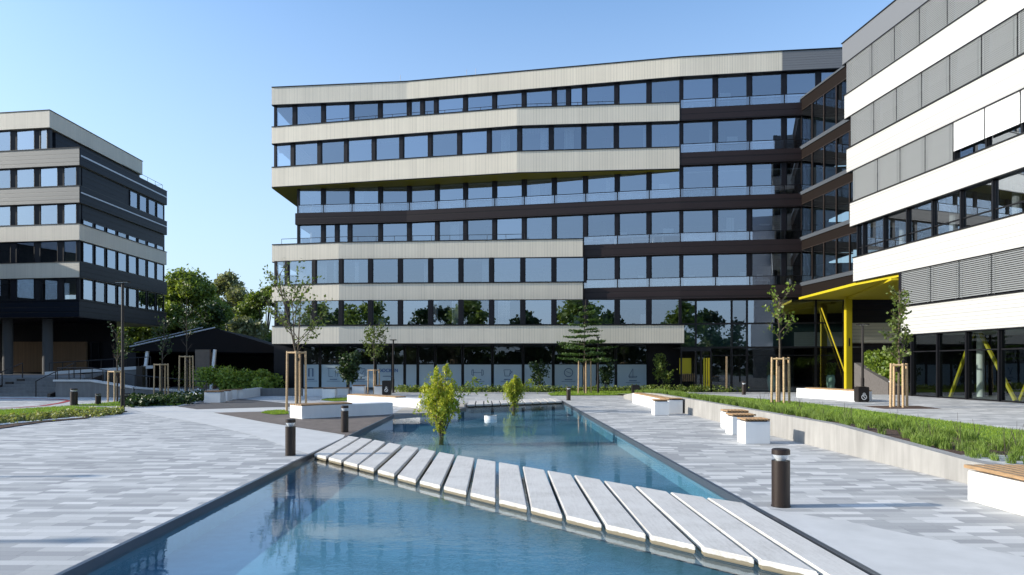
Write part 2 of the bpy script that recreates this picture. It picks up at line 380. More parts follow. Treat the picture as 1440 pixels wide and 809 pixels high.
def blade_mesh(P, H, W, name, m, parent=None, lean=0.35):
    n = len(P); P = np.asarray(P, dtype=float); H = np.broadcast_to(H, n); th = rng.random(n) * 6.283
    d = np.stack([np.cos(th), np.sin(th), np.zeros(n)], 1); ln = rng.random(n) * lean; ph = rng.random(n) * 6.283
    tip = P + np.stack([np.cos(ph) * ln * H, np.sin(ph) * ln * H, H], 1); mid = P + (tip - P) * .55 + np.array([0, 0, 1]) * (H * .08)[:, None] - (tip - P) * np.array([1, 1, 0]) * .2
    w = d * W / 2
    V = np.stack([P - w, P + w, mid + w * .7, tip, mid - w * .7], 1).reshape(-1, 3)
    me = bpy.data.meshes.new(name); me.vertices.add(5 * n); me.vertices.foreach_set('co', V.ravel())
    me.loops.add(5 * n); me.loops.foreach_set('vertex_index', np.arange(5 * n, dtype=np.int32))
    me.polygons.add(n); me.polygons.foreach_set('loop_start', np.arange(0, 5 * n, 5, dtype=np.int32))
    me.update(calc_edges=True); me.validate()
    return link(name, me, m, parent)
def inpoly(P, poly):
    x, y = P[:, 0], P[:, 1]; c = np.zeros(len(P), bool)
    for i in range(len(poly)):
        x0, y0 = poly[i - 1]; x1, y1 = poly[i]
        if y0 == y1: continue
        c ^= ((y0 > y) != (y1 > y)) & (x < (x1 - x0) * (y - y0) / (y1 - y0) + x0)
    return c
def scatter(poly, n):
    a = np.array(poly); lo, hi = a.min(0), a.max(0); P = lo + rng.random((n, 2)) * (hi - lo); return P[inpoly(P, poly)]

# ================================================================== GROUND
POOL = [(3.20, 1.5), (3.11, 5.86), (3.02, 10.2), (2.55, 32.6), (2.53, 34.6), (-2.1, 34.0), (-2.1, 30.6), (-1.95, 28.8), (-3.2, 25.7), (-4.33, 24.9), (-4.10, 15.06), (-3.87, 5.86), (-3.80, 1.5)]
sheet('ground', [(-1500, -1500), (1500, -1500), (1500, 1500), (-1500, 1500)], -0.70, m_field)
PLZ = [(-60, -40), (60, -40), (60, 75), (-60, 75)]
sheet('pavement', PLZ, 0.0, m_pave, hole=POOL)
mb = MB(); mb.box(-60, 60, -40, -39.9, -.75, -.004); mb.box(-60, 60, 74.9, 75, -.75, -.004); mb.box(-60, -59.9, -39.9, 74.9, -.75, -.004); mb.box(59.9, 60, -39.9, 74.9, -.75, -.004)
kind(mb.build('pavement_edge', m_greyc), 'structure')
sheet('pool_floor', [(4, 1), (4, 38), (-5, 38), (-5, 1)], -0.36, m_liner)
mb = MB()
for i in range(len(POOL)):
    a, b = POOL[i - 1], POOL[i]; mb.quad((*a, -.55), (*b, -.55), (*b, -.003), (*a, -.003))
kind(mb.build('pool_wall', m_liner), 'structure')
WZ = -0.07
def inset_poly(P, d):
    out = []; n = len(P)
    ar = sum(P[i - 1][0] * P[i][1] - P[i][0] * P[i - 1][1] for i in range(n)); sg = 1 if ar > 0 else -1
    for i in range(n):
        a, b, c = Vector(P[i - 1]), Vector(P[i]), Vector(P[(i + 1) % n])
        d1 = (b - a).normalized(); d2 = (c - b).normalized(); n1 = Vector((-d1.y, d1.x)) * sg; n2 = Vector((-d2.y, d2.x)) * sg
        m = n1 + n2; m = m / max(m.dot(n1), .3); out.append(tuple(b + m * d))
    return out
sheet('water', inset_poly(POOL, .004), WZ, m_water)
# steel pool edging (a raised thin lip with a dark inner face)
e_in, e_out = inset_poly(POOL, .018), inset_poly(POOL, -.035)
mb = MB(); n = len(POOL)
for i in range(n):
    a, b, c, d = e_in[i - 1], e_in[i], e_out[i], e_out[i - 1]
    z = .014
    mb.quad((*a, -.10), (*b, -.10), (*b, z), (*a, z)); mb.quad((*a, z), (*b, z), (*c, z), (*d, z)); mb.quad((*d, z), (*c, z), (*c, -.01), (*d, -.01))
kind(mb.build('pool_edge', m_steel), 'structure')
# smooth concrete areas
left_smooth = [G(*p) for p in [(180, 573.5), (400, 573), (405, 578.3), (300, 580.6), (370, 593.6), (492, 613.2), (459, 627.3), (434, 638.8), (400, 628), (355, 612), (290, 597), (215, 584)]]
sheet('path', left_smooth, .004, m_smooth)
right_smooth = [G(1066, 714.0), G(1130, 724), G(1196, 735), G(1312, 759), G(1440, 784), (6.6, 5.2), (6.4, 3.0), (3.24, 3.0), (3.17, 5.9)]
sheet('path', right_smooth, .004, m_smooth)
brown = [G(*p) for p in [(300, 580.7), (370, 579.2), (405, 578.6), (408, 588), (424, 590.4), (552, 583.5)]] + [(-4.38, 24.8), (-4.16, 16.8), G(485, 611.8), G(370, 593.8)]
sheet('gravel_area', brown, .008, m_brown)
dk = [G(*p) for p in [(250, 572), (284, 565.5), (338, 561), (400, 567.2), (440, 569), (440, 571.5), (400, 572.6), (277, 576)]]
sheet('road', dk, .008, m_asph)
apron = [(-4.38, 24.98), (-3.22, 25.8), (-1.99, 28.85), (-2.15, 30.6), (-2.15, 33.0), (-3.9, 29.4), (-4.6, 28.6)]
sheet('apron', apron, .008, m_tan)
# upper terrace on the right, behind the planter
def zt(y): return .35 * min(1, max(0, (43.5 - y) / 10.0))
mb = MB(); ys = [2, 8, 14, 20, 26, 30, 33.5, 36, 38.5, 41, 43.5, 44]
def wx(y):   # x of the planter wall face
    return float(np.interp(y, [2, 10.3, 14.3, 24.5, 30, 34, 37, 44], [6.95, 6.9, 6.72, 6.5, 6.3, 6.15, 6.05, 6.0]))
for a, b in zip(ys, ys[1:]):
    mb.quad((wx(a) + .3, a, zt(a) + .004), (30, a, zt(a) + .004), (30, b, zt(b) + .004), (wx(b) + .3, b, zt(b) + .004))
kind(mb.build('terrace', m_pave), 'structure')

# ================================================================== MAIN BUILDING
LR = [(-18.0, 51.07), (-7.71, 50.0), (11.33, 46.05), (17.9, 45.15), (26, 44.2)]     # roof edge / upper wall line
L6 = [(-17.87, 50.78), (.343, 46.95), (11.33, 46.02)]                                # jutting sixth floor
L4 = [(-17.38, 49.4), (-12.3, 48.42), (4.92, 47.05)]
L3 = [(-17.2, 48.9), (-12.1, 47.75), (4.91, 46.95)]
L2 = [(-16.7, 47.5), (-11.85, 46.75), (11.6, 45.85)]
main = thing('office_building', 'long seven storey office building with beige ribbed bands and dark glass, facing the pool', 'office building', (0, 48, 0))
main.location = (0, 0, 0)
def clad(name, line, z0, z1, m, dep=11.0, cap=True, par=None):
    a = MB(); a.strip(line, (0, dep), z0, z1); o = a.build(name, m, par or main)
    if cap:
        c = MB(); c.strip([(x, y - .05) for x, y in line], (0, dep), z1 + .002, z1 + .06); c.build('coping', m_frame, o)
        c = MB(); c.strip([(x, y - .015) for x, y in line], (0, .3), z0 - .05, z0 - .002); c.build('drip_edge', m_frame, o)
    return o
def window(par, A, B, z0, z1, nrm, glass=m_pane, inset=.0, tilt=.004, transom=None, fw=.05, frame=m_frame):
    """A,B plan points left-right; frame as the window mesh, glass as its child"""
    d = Vector((B[0] - A[0], B[1] - A[1])); l = d.length; d.normalize(); n = Vector(nrm[:2])
    def P(s, o, z): return (A[0] + d.x * s - n.x * o, A[1] + d.y * s - n.y * o, z)
    f = MB()
    def bar(s0, s1, za, zb, o0=0.0, o1=.09):
        q = [P(s0, o0, za), P(s1, o0, za), P(s1, o0, zb), P(s0, o0, zb)]; r = [P(s0, o1, za), P(s1, o1, za), P(s1, o1, zb), P(s0, o1, zb)]
        f.face(q); f.face(r[::-1])
        for i in range(4): j = (i + 1) % 4; f.face([q[j], q[i], r[i], r[j]])
    bar(0, fw, z0, z1); bar(l - fw, l, z0, z1); bar(fw, l - fw, z0, z0 + fw); bar(fw, l - fw, z1 - fw, z1)
    if transom: bar(fw, l - fw, z0 + transom, z0 + transom + .05)
    w = f.build('window', frame, par)
    t1, t2 = random.uniform(-tilt, tilt), random.uniform(-tilt, tilt)
    g = MB(); e = fw * .5
    g.face([P(e, .05, z0 + e), P(l - e, .05 + t1 * l, z0 + e), P(l - e, .05 + t1 * l + t2 * 1.5, z1 - e), P(e, .05 + t2 * 1.5, z1 - e)])
    g.build('glass_pane', glass, w)
    return w
def row(par, px, line, dy, z0, z1, pw=.46, glass=m_pane, first=True, last=True):
    """a storey of windows: px = the sight columns of the pier centres; returns nothing"""
    wall = MB(); pts = [hit(p, line, dy) for p in px]
    for i, p in enumerate(pts):
        q = pts[min(i + 1, len(pts) - 1)]; r = pts[max(i - 1, 0)]; d = Vector((q[0] - r[0], q[1] - r[1])).normalized()
        a, b = pw / 2, pw / 2
        if i == 0: a = .05
        if i == len(pts) - 1: b = .05
        wall.obox((p[0] - d.x * a, p[1] - d.y * a + .12), (p[0] + d.x * b, p[1] + d.y * b + .12), .28, z0, z1)
    for p, q in zip(pts, pts[1:]): wall.obox((p[0], p[1] + .21), (q[0], q[1] + .21), .06, z1 - .045, z1 - .003)
    wall.build('pier_wall', m_pier, par)
    for i in range(len(pts) - 1):
        A, B = Vector(pts[i]), Vector(pts[i + 1]); d = (B - A).normalized(); n = (d.y, -d.x)
        a = .05 if i == 0 else pw / 2; b = .05 if i == len(pts) - 2 else pw / 2
        a += .006; b += .006
        window(par, A + d * a, B - d * b, z0 + .01, z1 - .01, n, glass)
INS = .22
f7 = [386.5, 414.5, 454.8, 494.6, 534.7, 575.3, 594, 613.4, 654.5, 695.5, 737, 779.5, 799.5, 822, 867.4, 912.7, 958.6]
f6 = [386.7, 411.7, 449.3, 486.8, 525.8, 564.7, 605, 646.2, 688, 730.8, 775.3, 821.2, 866.8, 912.7, 958.6]
f5 = [419, 454.6, 494.9, 535, 575.6, 614.8, 654.6, 695.5, 737.2, 779.5, 823.4, 868, 912.7, 958.6]
f4 = [419, 454.6, 474, 492, 535, 575.6, 614.8, 654.6, 695.5, 737.2, 779.5, 823.4, 868, 912.7, 958.6]
f3 = [387.2, 403.4, 441.8, 479.6, 521, 563, 605.6, 648.2, 691.3, 735.2, 779, 823.4]
f2 = [387.2, 403.4, 441.8, 479.6, 521, 563, 605.6, 648.2, 691.3, 735.2, 779, 823.4, 868, 912.7, 957.5]
RT = [958.6, 1006, 1054, 1102.7, 1126, 1150]
row(main, f7, LR, INS, 19.55, 21.3, .27)
row(main, f6, L6, INS, 16.55, 18.3, .27)
row(main, f5, LR, INS, 13.15, 15.3, .27)
row(main, f4, LR, INS, 10.55, 12.3, .27)
row(main, f3, L3, INS, 7.55, 9.3, .27)
row(main, f2, L2, INS, 4.55, 6.3, .27)
RTw = [RT[0], RT[1], RT[2], RT[3], 1135]
row(main, RT[:4] + [1151, 1190], LR, INS, 19.15, 21.3, .27)
for z in (16.15, 13.15, 10.15, 7.15): row(main, RTw, LR, INS, z, z + 2.15, .27)
row(main, [823.4, 868, 912.7, 958.6], LR, INS, 7.15, 9.3, .27)
# bands
clad('roof_band', sub(LR, 382, 1100), 21.3, 22.57, m_beige)
clad('roof_band', sub(LR, 1100.2, 1205), 21.3, 22.57, m_greyp)
clad('cladding_band', sub(L6, 382, 955.5), 18.3, 19.5, m_beige)
clad('cladding_band', sub(L6, 382, 955.5), 15.08, 16.5, m_beige)
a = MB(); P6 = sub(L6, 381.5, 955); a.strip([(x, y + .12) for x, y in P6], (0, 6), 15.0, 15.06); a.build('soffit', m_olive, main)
clad('cladding_band', sub(L4, 382.5, 819.5), 9.3, 10.5, m_beige)
clad('cladding_band', sub(L3, 382.5, 819.5), 6.3, 7.5, m_beige)
clad('cladding_band', sub(L2, 382.5, 962), 3.3, 4.5, m_beige, 12)
for z, pa, pb in ((18.3, 956, 1190), (15.3, 956, 1190), (12.3, 415, 1190), (9.3, 820, 1190), (6.3, 820, 1190)):
    clad('spandrel_band', sub(LR, pa, pb), z, z + .84, m_brownp, 11, cap=False)
# glass balustrades on the brown bands, one pane per bay
def balus(px, z):
    for i in range(len(px) - 1):
        A, B = hit(px[i], LR, .03), hit(px[i + 1], LR, .03); A = Vector(A); B = Vector(B); d = (B - A).normalized()
        f = MB(); f.obox(tuple(A + d * .02), tuple(B - d * .02), .05, z + .56, z + .60); f.obox(tuple(A + d * .01), tuple(A + d * .04), .05, z, z + .56)
        w = f.build('balustrade', m_frame, main); g = MB(); A += d * .05; B -= d * .02
        g.face([(*A, z + .01), (*B, z + .01), (*B, z + .555), (*A, z + .555)]); g.build('glass_pane', m_bal, w)
RB = [956.5, 1006, 1054, 1102.7, 1150]
balus(RB, 19.15); balus(RB, 16.15); balus([419, 454.6, 494.9, 535, 575.6, 614.8, 654.6, 695.5, 737.2, 779.5, 823.4, 868, 912.7] + RB, 13.15)
balus([820.5, 868, 912.7] + RB, 10.15); balus([820.5, 868, 912.7] + RB, 7.15)
# thin terrace rails
def rail(par, pts, z, h=.55, n=1, m=m_blk, r=.018, name='railing', sp=1.3):
    a = MB()
    for A, B in zip(pts, pts[1:]):
        A = Vector(A); B = Vector(B); l = (B - A).length; k = max(1, int(l / sp))
        a.tube((*A, z + h), (*B, z + h), r)
        for i in range(k + 1): p = A.lerp(B, i / k); a.tube((*p, z), (*p, z + h), r * .9)
    return a.build(name, m, par)
rail(main, sub(L4, 396, 738, .35), 10.56, .42); rail(main, sub(L6, 458, 870, .5), 19.56, .38)
a = MB()
for px_, z_ in ((563, 22.6), (656, 22.6), (669, 22.6)):
    p = hit(px_, LR, 1); a.tube((p[0], p[1], z_), (p[0], p[1], z_ + .9), .02)
a.build('lightning_rod', m_alu, main)
# interior: cores, ceilings, back and end walls
a = MB()
for z0, z1, L_, e0 in ((19.5, 21.3, LR, 392), (16.5, 18.3, LR, 392), (13.1, 15.05, LR, 424), (10.1, 12.3, LR, 424), (7.1, 9.3, LR, 392), (4.5, 6.3, LR, 392)):
    l = sub(LR, e0, 1200, 5.5); a.strip(l, (0, .3), z0, z1)
a.build('core_wall', m_inner, main)
a = MB()
for z in (21.3, 18.3, 15.0, 12.3, 9.3, 6.3): a.strip(sub(LR, 424, 1200, .4), (0, 5), z - .14, z - .06)
a.build('ceiling', m_ceil, main)
a = MB(); a.strip([(-18 + .6, 60.0), (26, 56.0)], (0, .4), 0, 21.3); a.build('rear_wall', m_pier, main)
# interior columns, seen through the glass
for px_ in range(440, 1100, 82):
    p = hit(px_, LR, 2.2); a = MB(); a.tube((p[0], p[1], 4.6), (p[0], p[1], 21.2), .2, seg=10); a.build('inner_column', m_greyc, main)
# a few roller blinds and desks by the windows give the offices depth
for px_, z, h in ((425, 7.6, 1.4), (934, 13.8, .55), (1030, 16.9, .5), (1108, 16.8, .9), (1110, 13.8, .8), (1075, 11.3, .1), (760, 16.7, .3), (1020, 20.0, .4), (1045, 10.7, .35), (940, 10.8, .45), (860, 20.0, .3), (1108, 7.9, .6), (600, 13.6, .3)):
    p = hit(px_, LR, 1.0); a = MB(); a.box(p[0] - .35, p[0] + .35, p[1], p[1] + .06, z, z + h); a.build('inner_screen', m_white, main)
rr = random.Random(3)
for zf in (13.15, 10.15, 7.15, 16.15, 19.15):
    for px_ in range(965 if zf > 13.5 else (430 if zf > 13 else 830), 1120, 24):
        if rr.random() < .45: continue
        p = hit(px_, LR, .9 + rr.random()); a = MB(); w = .3 + rr.random() * .5; h = .35 + rr.random() * .35
        a.box(p[0] - w, p[0] + w, p[1], p[1] + .5, zf + h, zf + h + .05); a.box(p[0] - w, p[0] - w + .05, p[1], p[1] + .5, zf, zf + h); a.box(p[0] + w - .05, p[0] + w, p[1], p[1] + .5, zf, zf + h)
        if rr.random() < .6: a.box(p[0] - .2, p[0] + .2, p[1] + .2, p[1] + .25, zf + h + .12, zf + h + .4)
        a.build('desk', m_white, main)
for k_ in range(46):
    ln_, z_, lo, hi_ = rr.choice([(LR, 19.6, 400, 940), (L6, 16.6, 400, 940), (LR, 13.2, 430, 940), (LR, 10.6, 430, 810), (L3, 7.6, 400, 810), (L2, 4.6, 400, 940), (LR, 16.2, 965, 1110), (LR, 10.2, 965, 1110)])
    p = hit(rr.uniform(lo, hi_), ln_, .75); a = MB(); w = rr.uniform(.15, .9); h = 1.6
    if rr.random() < .5:
        for q_ in range(int(w / .09)): a.box(p[0] + q_ * .09, p[0] + q_ * .09 + .07, p[1] + (q_ % 2) * .02, p[1] + .04 + (q_ % 2) * .02, z_, z_ + h)
        a.box(p[0], p[0] + w, p[1] + .01, p[1] + .05, z_ + h, z_ + h + .03)
        a.build('curtain', m_white, main)
    else:
        a.box(p[0], p[0] + w, p[1] + .8, p[1] + 1.2, z_ - .1, z_ + rr.uniform(.2, .9)); a.build('cabinet', m_stake if rr.random() < .4 else m_white, main)
# ground floor: recessed glazing with frosted panels
LG = [(-17.2, 50.2), (-11.8, 49.7), (11.6, 48.75)]
gpx = [425, 450, 489, 528, 552, 569, 587.5, 612, 650.6, 692.5, 735.6, 778, 821, 840, 866, 911]
for pa_, pb_ in ((385, 425), (911, 957)): a = MB(); a.strip(sub(LG, pa_, pb_, .0), (0, .3), 0, 3.3); a.build('plinth_wall', m_pier, main)
a = MB(); a.strip(sub(LG, 385, 957, 6), (0, .3), 0, 3.3); a.build('core_wall', m_inner, main)
for i in range(len(gpx) - 1):
    A, B = Vector(hit(gpx[i], LG)), Vector(hit(gpx[i + 1], LG)); d = (B - A).normalized(); n = (d.y, -d.x)
    w = window(main, A + d * .03, B - d * .03, .12, 3.28, n, m_dglass, fw=.07, transom=1.74)
    g = MB(); p, q = A + d * .1 - Vector(n) * .03, B - d * .1 - Vector(n) * .03
    g.obox(tuple(p), tuple(q), .012, .2, 1.86); fl = g.build('frosted_film', m_film, w)
a = MB(); a.strip(sub(LG, 425, 911, -.12), (0, .2), 0, .115); a.build('sill', m_greyc, main)
def decal(par, px_, z, fn, m=m_ink):
    p = Vector(hit(px_, LG)); q = Vector(hit(px_ + 8, LG)); d = (q - p).normalized(); n = Vector((d.y, -d.x)); a = MB()
    def seg(u0, v0, u1, v1, w=.035):
        s = Vector((u0, v0)); e = Vector((u1, v1)); t = (e - s).normalized(); k = Vector((-t.y, t.x)) * w / 2
        c = [s - k, e - k, e + k, s + k]; a.face([(p.x + d.x * c_.x + n.x * .012, p.y + d.y * c_.x + n.y * .012, z + c_.y) for c_ in c])
    fn(seg); a.build('icon', m, par)
def txt_lines(seg, y=-.5, w=.5):
    seg(-w * .55, y, w * .55, y, .06); seg(-w, y - .13, w, y - .13, .03)
def ic_dumb(s): s(-.3, 0, .3, .0); s(-.3, -.22, -.3, .22); s(.3, -.22, .3, .22); s(-.42, -.15, -.42, .15); s(.42, -.15, .42, .15); s(-.3, .22, -.42, .15); s(.3, .22, .42, .15); s(-.3, -.22, -.42, -.15); s(.3, -.22, .42, -.15); txt_lines(s)
def ic_clock(s):
    for k in range(16): t0, t1 = k * math.pi / 8, (k + 1) * math.pi / 8; s(.3 * math.cos(t0), .3 * math.sin(t0), .3 * math.cos(t1), .3 * math.sin(t1), .06)
    s(0, 0, -.16, .1); s(0, 0, .2, -.05); txt_lines(s)
def ic_boat(s): s(0, .35, -.3, -.2); s(0, .35, 0, -.3); s(-.3, -.2, -.25, -.3); s(-.25, -.3, .22, -.3); s(.22, -.3, .3, -.2); s(-.3, -.2, .3, -.2); txt_lines(s, -.52)
def ic_desk(s): s(-.45, .3, .3, .3, .05); s(-.35, .3, -.35, -.3); s(-.35, -.3, -.05, -.3); s(.15, .1, .15, -.3); s(.3, .1, .3, -.3); txt_lines(s)
def ic_frame(s): s(-.25, .28, .28, .28); s(.28, .28, .28, -.28); s(.28, -.28, -.25, -.28); s(-.25, -.28, -.25, .28); s(-.1, .0, .05, -.12); s(.05, -.12, .2, .15); txt_lines(s)
def ic_door(s): s(-.15, .3, -.15, -.3, .12); s(.15, .3, .15, -.3, .12); s(-.15, .3, .15, .3); txt_lines(s)
def ic_cup(s): s(-.28, .2, .2, .2); s(.2, .2, .12, -.25); s(-.2, -.25, .12, -.25); s(-.28, .2, -.2, -.25); s(.2, .12, .34, .05); s(.34, .05, .16, -.1); txt_lines(s)
def ic_fork(s): s(-.25, .3, .1, -.3, .06); s(.25, .3, -.1, -.3, .06); txt_lines(s)
for px_, f_ in ((437, ic_door), (469, ic_desk), (508, ic_frame), (628, ic_fork), (671.5, ic_dumb), (714, ic_cup), (799.5, ic_clock), (890, ic_boat)):
    decal(main, px_, 1.28 if px_ < 850 else 1.22, f_)
def text(par, s, x, y, z, size, m, rz=0, name='lettering', tilt=90, ext=.004):
    cu = bpy.data.curves.new('t', 'FONT'); cu.body = s; cu.size = size; cu.extrude = ext; cu.align_x = 'CENTER'; cu.align_y = 'CENTER'; cu.offset = size * .012
    to = bpy.data.objects.new('t', cu); C.objects.link(to); bpy.context.view_layer.update()
    me = bpy.data.meshes.new_from_object(to.evaluated_get(bpy.context.evaluated_depsgraph_get())); bpy.data.objects.remove(to)
    o = link(name, me, m, par); o.location = (x, y, z); o.rotation_euler = (R(tilt), 0, rz); return o
p = hit(546, LG); text(main, 'DOCK IN', p[0] - .0, p[1] - .015, 1.42, .34, m_inkb, -R(2.3))
decal(main, 546, 1.34, lambda s: (s(-.4, -.33, .4, -.33, .05)))
# dark ceiling over the recess
a = MB(); a.strip(sub(L2, 383, 961, .1), (0, 9), 3.235, 3.245); a.build('soffit', m_pier, main)
# glazed hall (curtain wall) at the right of the ground floor
LC = [(x, y + .3) for x, y in LR]
cpx = [957.5, 978.6, 1029, 1050.6, 1098, 1147.7, 1187]
for i in range(len(cpx) - 1):
    A, B = Vector(hit(cpx[i], LC)), Vector(hit(cpx[i + 1], LC)); d = (B - A).normalized(); n = (d.y, -d.x); A += d * .02; B -= d * .02
    window(main, A, B, 4.62, 6.2, n, m_pane, fw=.045)
    window(main, A, B, 3.02, 4.6, n, m_pane, fw=.045)
    g = MB(); g.strip([tuple(A + Vector((0, .12))), tuple(B + Vector((0, .12)))], (0, .1), 3.05, 4.6); g.build('back_panel', m_green, main)
    if i != 0: window(main, A, B, .05, 3.0, n, m_cur, fw=.045, transom=2.4)
a = MB(); l = sub(LC, 957, 1215, 7); a.strip(l, (0, .3), 0, 6.2); l = sub(LC, 957, 1215, .2); a.strip(l, (0, 7), 2.99, 3.04); a.build('core_wall', m_inner, main)
a = MB(); l = sub(LC, 957, 1190, .0); a.strip(l, (0, 9), 6.2, 6.28); a.build('soffit', m_pier, main)
# open entrance with yellow shelving
pA = hit(958, LC); pB = hit(978, LC)
a = MB(); a.box(pA[0], pB[0] - .12, pA[1] + .5, pA[1] + .55, 1.2, 2.3)
a.build('yellow_shelf', m_yel, main)
a = MB()
for k in range(8): a.tube((pA[0] + .1 + k * .13, pA[1] + .45, .7), (pA[0] + .1 + k * .13, pA[1] + .45, 1.25), .03, seg=6)
a.build('shelf_divider', m_woodb, main)
a = MB()
for px_ in (990, 993.5, 997): p = hit(px_, LC, -.06); a.box(p[0] - .05, p[0] + .05, p[1] - .03, p[1] + .02, .15, 2.3)
a.build('yellow_stripe', m_yel, main)
a = MB(); p = hit(1022, LC, -.05); a.box(p[0] - .05, p[0] + .05, p[1], p[1] + .04, .1, 2.4); a.build('door_post', m_stake, main)
# entrance frame and doors
a = MB()
for px_ in (958, 978, 986, 1000): p = hit(px_, LC, -.1); a.box(p[0] - .05, p[0] + .05, p[1] - .05, p[1] + .05, 0, 2.75)
p = hit(957, LC, -.1); q = hit(1000, LC, -.1); a.obox(p, q, .12, 2.75, 3.0); a.build('door_frame', m_frame, main)
# rest of the building seen through the passage on the right
LP = [(20.5, 45.9), (32, 45.2)]
a = MB(); a.strip(LP, (0, .65), 3.3, 4.65); a.build('cladding_band', mat('grooved_beige_cladding', BE, .6, fn=ribs(tuple(.8 * c for c in BE), .22, 1, .7)), main)
a = MB(); a.strip([(20.5, 46.6), (32, 45.9)], (0, 3), 0, 6.3); a.build('plinth_wall', m_brownp, main)

# ================================================================== RIGHT BUILDING
RP = (18.26, 36.9); RD = (-.097, 1.0)
def rx(y): return 18.26 + .097 * (36.9 - y)
right = thing('office_building', 'white banded office wing with closed grey blinds, running along the right edge', 'office building')
Y0 = 9.0
def rline(ya, yb, o=0.0):   # near -> far, o = set back into the building
    return [(rx(ya) + o, ya), (rx(yb) + o, yb)]
def rclad(z0, z1, far, m=m_whitec, name='cladding_band', dep=12):
    a = MB(); a.strip(rline(Y0, far), (dep, 1.2), z0, z1); o = a.build(name, m, right)
    c = MB(); c.strip([(x - .05, y) for x, y in rline(Y0, far + .04)], (.3, 0), z1 + .002, z1 + .05); c.build('coping', m_frame, o)
    c = MB(); c.strip([(x - .01, y) for x, y in rline(Y0, far)], (.3, 0), z0 - .05, z0 - .003); c.build('drip_edge', m_frame, o)
rclad(18.35, 19.5, 37.6, mat('grey_roof_fascia', (.13, .135, .145), .5), 'roof_band'); rclad(15.3, 16.55, 37.4); rclad(12.3, 13.55, 37.2); rclad(9.3, 10.55, 36.9); rclad(6.3, 7.55, 36.6); rclad(3.27, 4.58, 32.75)
def rpx(px): return D_at(px, RP, RD)[1]
def blind(w, A, B, z0, z1, n, m, droop=0.0, closed=.75):
    """external venetian blind: louvre blades in one mesh"""
    d = Vector((B[0] - A[0], B[1] - A[1])); l = d.length; d.normalize(); a = MB(); n = Vector(n)
    N_ = int((z1 - z0) / .085); ta = closed
    for k in range(N_):
        z = z1 - .05 - k * .085; s = droop * k / N_
        o0 = .06 - .03 * math.cos(ta); hz = .042 * math.sin(ta) + .01
        p0 = A + d * .01 + n * (.02 + .05 * math.cos(ta)); p1 = B - d * .01 + n * (.02 + .05 * math.cos(ta)); q0 = A + d * .01 - n * .0; q1 = B - d * .01 - n * .0
        a.face([(*p0, z - hz - s * 0), (*p1, z - hz - s), (*q1, z + hz - s), (*q0, z + hz)])
    a.tube((*(A + d * .15 + n * .05), z0), (*(A + d * .15 + n * .05), z1), .008, seg=4); a.tube((*(B - d * .15 + n * .05), z0), (*(B - d * .15 + n * .05), z1), .008, seg=4)
    a.build('blind', m, w)
def rrow(z0, z1, far, first, step, blinds, glass=m_pane, transom=None, near=Y0 + .5):
    ys = [far]; y = first
    while y > near: ys.append(y); y -= step
    wall = MB()
    for y in ys: wall.obox((rx(y) + .22, y - .05), (rx(y) + .22, y + .05), .26, z0, z1)
    wall.obox((rx(ys[0]) + .30, ys[0]), (rx(ys[-1]) + .30, ys[-1]), .06, z1 - .045, z1 - .003)
    wall.build('mullion_wall', m_frame, right)
    for i in range(len(ys) - 1):
        a, b = ys[i] - .02, ys[i + 1] + .02
        A = Vector((rx(a) + .16, a)); B = Vector((rx(b) + .16, b)); d = (B - A).normalized(); n = (d.y, -d.x)
        w = window(right, A, B, z0 + .01, z1 - .01, n, glass, transom=transom)
        mode = blinds(i)
        if mode == 1: blind(w, A + Vector((-.1, 0)), B + Vector((-.1, 0)), z0, z1, n, m_blind, closed=1.2)
        if mode == 2: blind(w, A + Vector((-.1, 0)), B + Vector((-.1, 0)), z0 + .42, z1, n, m_blindw, closed=1.35)
        if mode == 3: blind(w, A + Vector((-.1, 0)), B + Vector((-.1, 0)), z0, z1, n, m_blind, closed=.62)
one = lambda i: 1
rrow(16.6, 18.35, 37.3, 35.05, 1.755, one)
rrow(13.6, 15.3, 36.9, 34.9, 1.755, one)
rrow(10.6, 12.3, 36.7, 34.6, 1.72, lambda i: 1 if i < 4 else 2)
rrow(7.6, 9.3, 36.4, 35.9, 1.70, lambda i: 0, transom=.42)
rrow(4.63, 6.3, 32.8, 30.8, 1.72, lambda i: 3)
rrow(.36, 3.27, 32.7, 32.2, 1.70, lambda i: 0, glass=m_dglass, transom=2.05)
a = MB()
for z0, z1, far in ((16.55, 18.35, 37.0), (13.55, 15.3, 36.6), (10.55, 12.3, 36.4)):
    a.strip(rline(Y0 + .3, far, 1.6), (.2, 0), z0, z1)
a.build('core_wall', m_inner, right)
a = MB()
for z0, z1, far in ((7.55, 9.3, 36.0), (4.6, 6.3, 32.4), (0, 3.27, 32.4)): a.strip(rline(Y0 + .3, far, 9), (.2, 0), z0, z1)
a.build('core_wall', m_inner, right)
a = MB(); a.strip(rline(Y0, 31.0, 0.4), (11, 1), 3.2, 3.26); a.build('ceiling', m_ceil, right)
a = MB(); a.strip(rline(Y0, 36, .4), (11, 1), 9.2, 9.26); a.build('ceiling', mat('warm_ceiling', (.30, .25, .2), .8), right)
a = MB()
for y in (35, 31.5, 28, 24.5, 21): a.tube((rx(y) + 1.6, y, 7.5), (rx(y) + 1.6, y, 9.3), .18, seg=12)
a.build('inner_column', m_white, right)
a = MB(); a.box(rx(32.8), 30, 32.75, 32.95, 3.3, 6.27); a.box(rx(32.8) + .15, 30, 32.75, 32.95, .36, 3.26); a.build('gable_wall', m_pier, right)
a = MB(); a.strip(rline(Y0, 32.7, .1), (12, 1), 0.0, .355); a.build('plinth', m_greyc, right)
a = MB(); a.box(18.5, 31, Y0, Y0 + .2, .3, 19.4); a.build('gable_wall', m_alu, right)
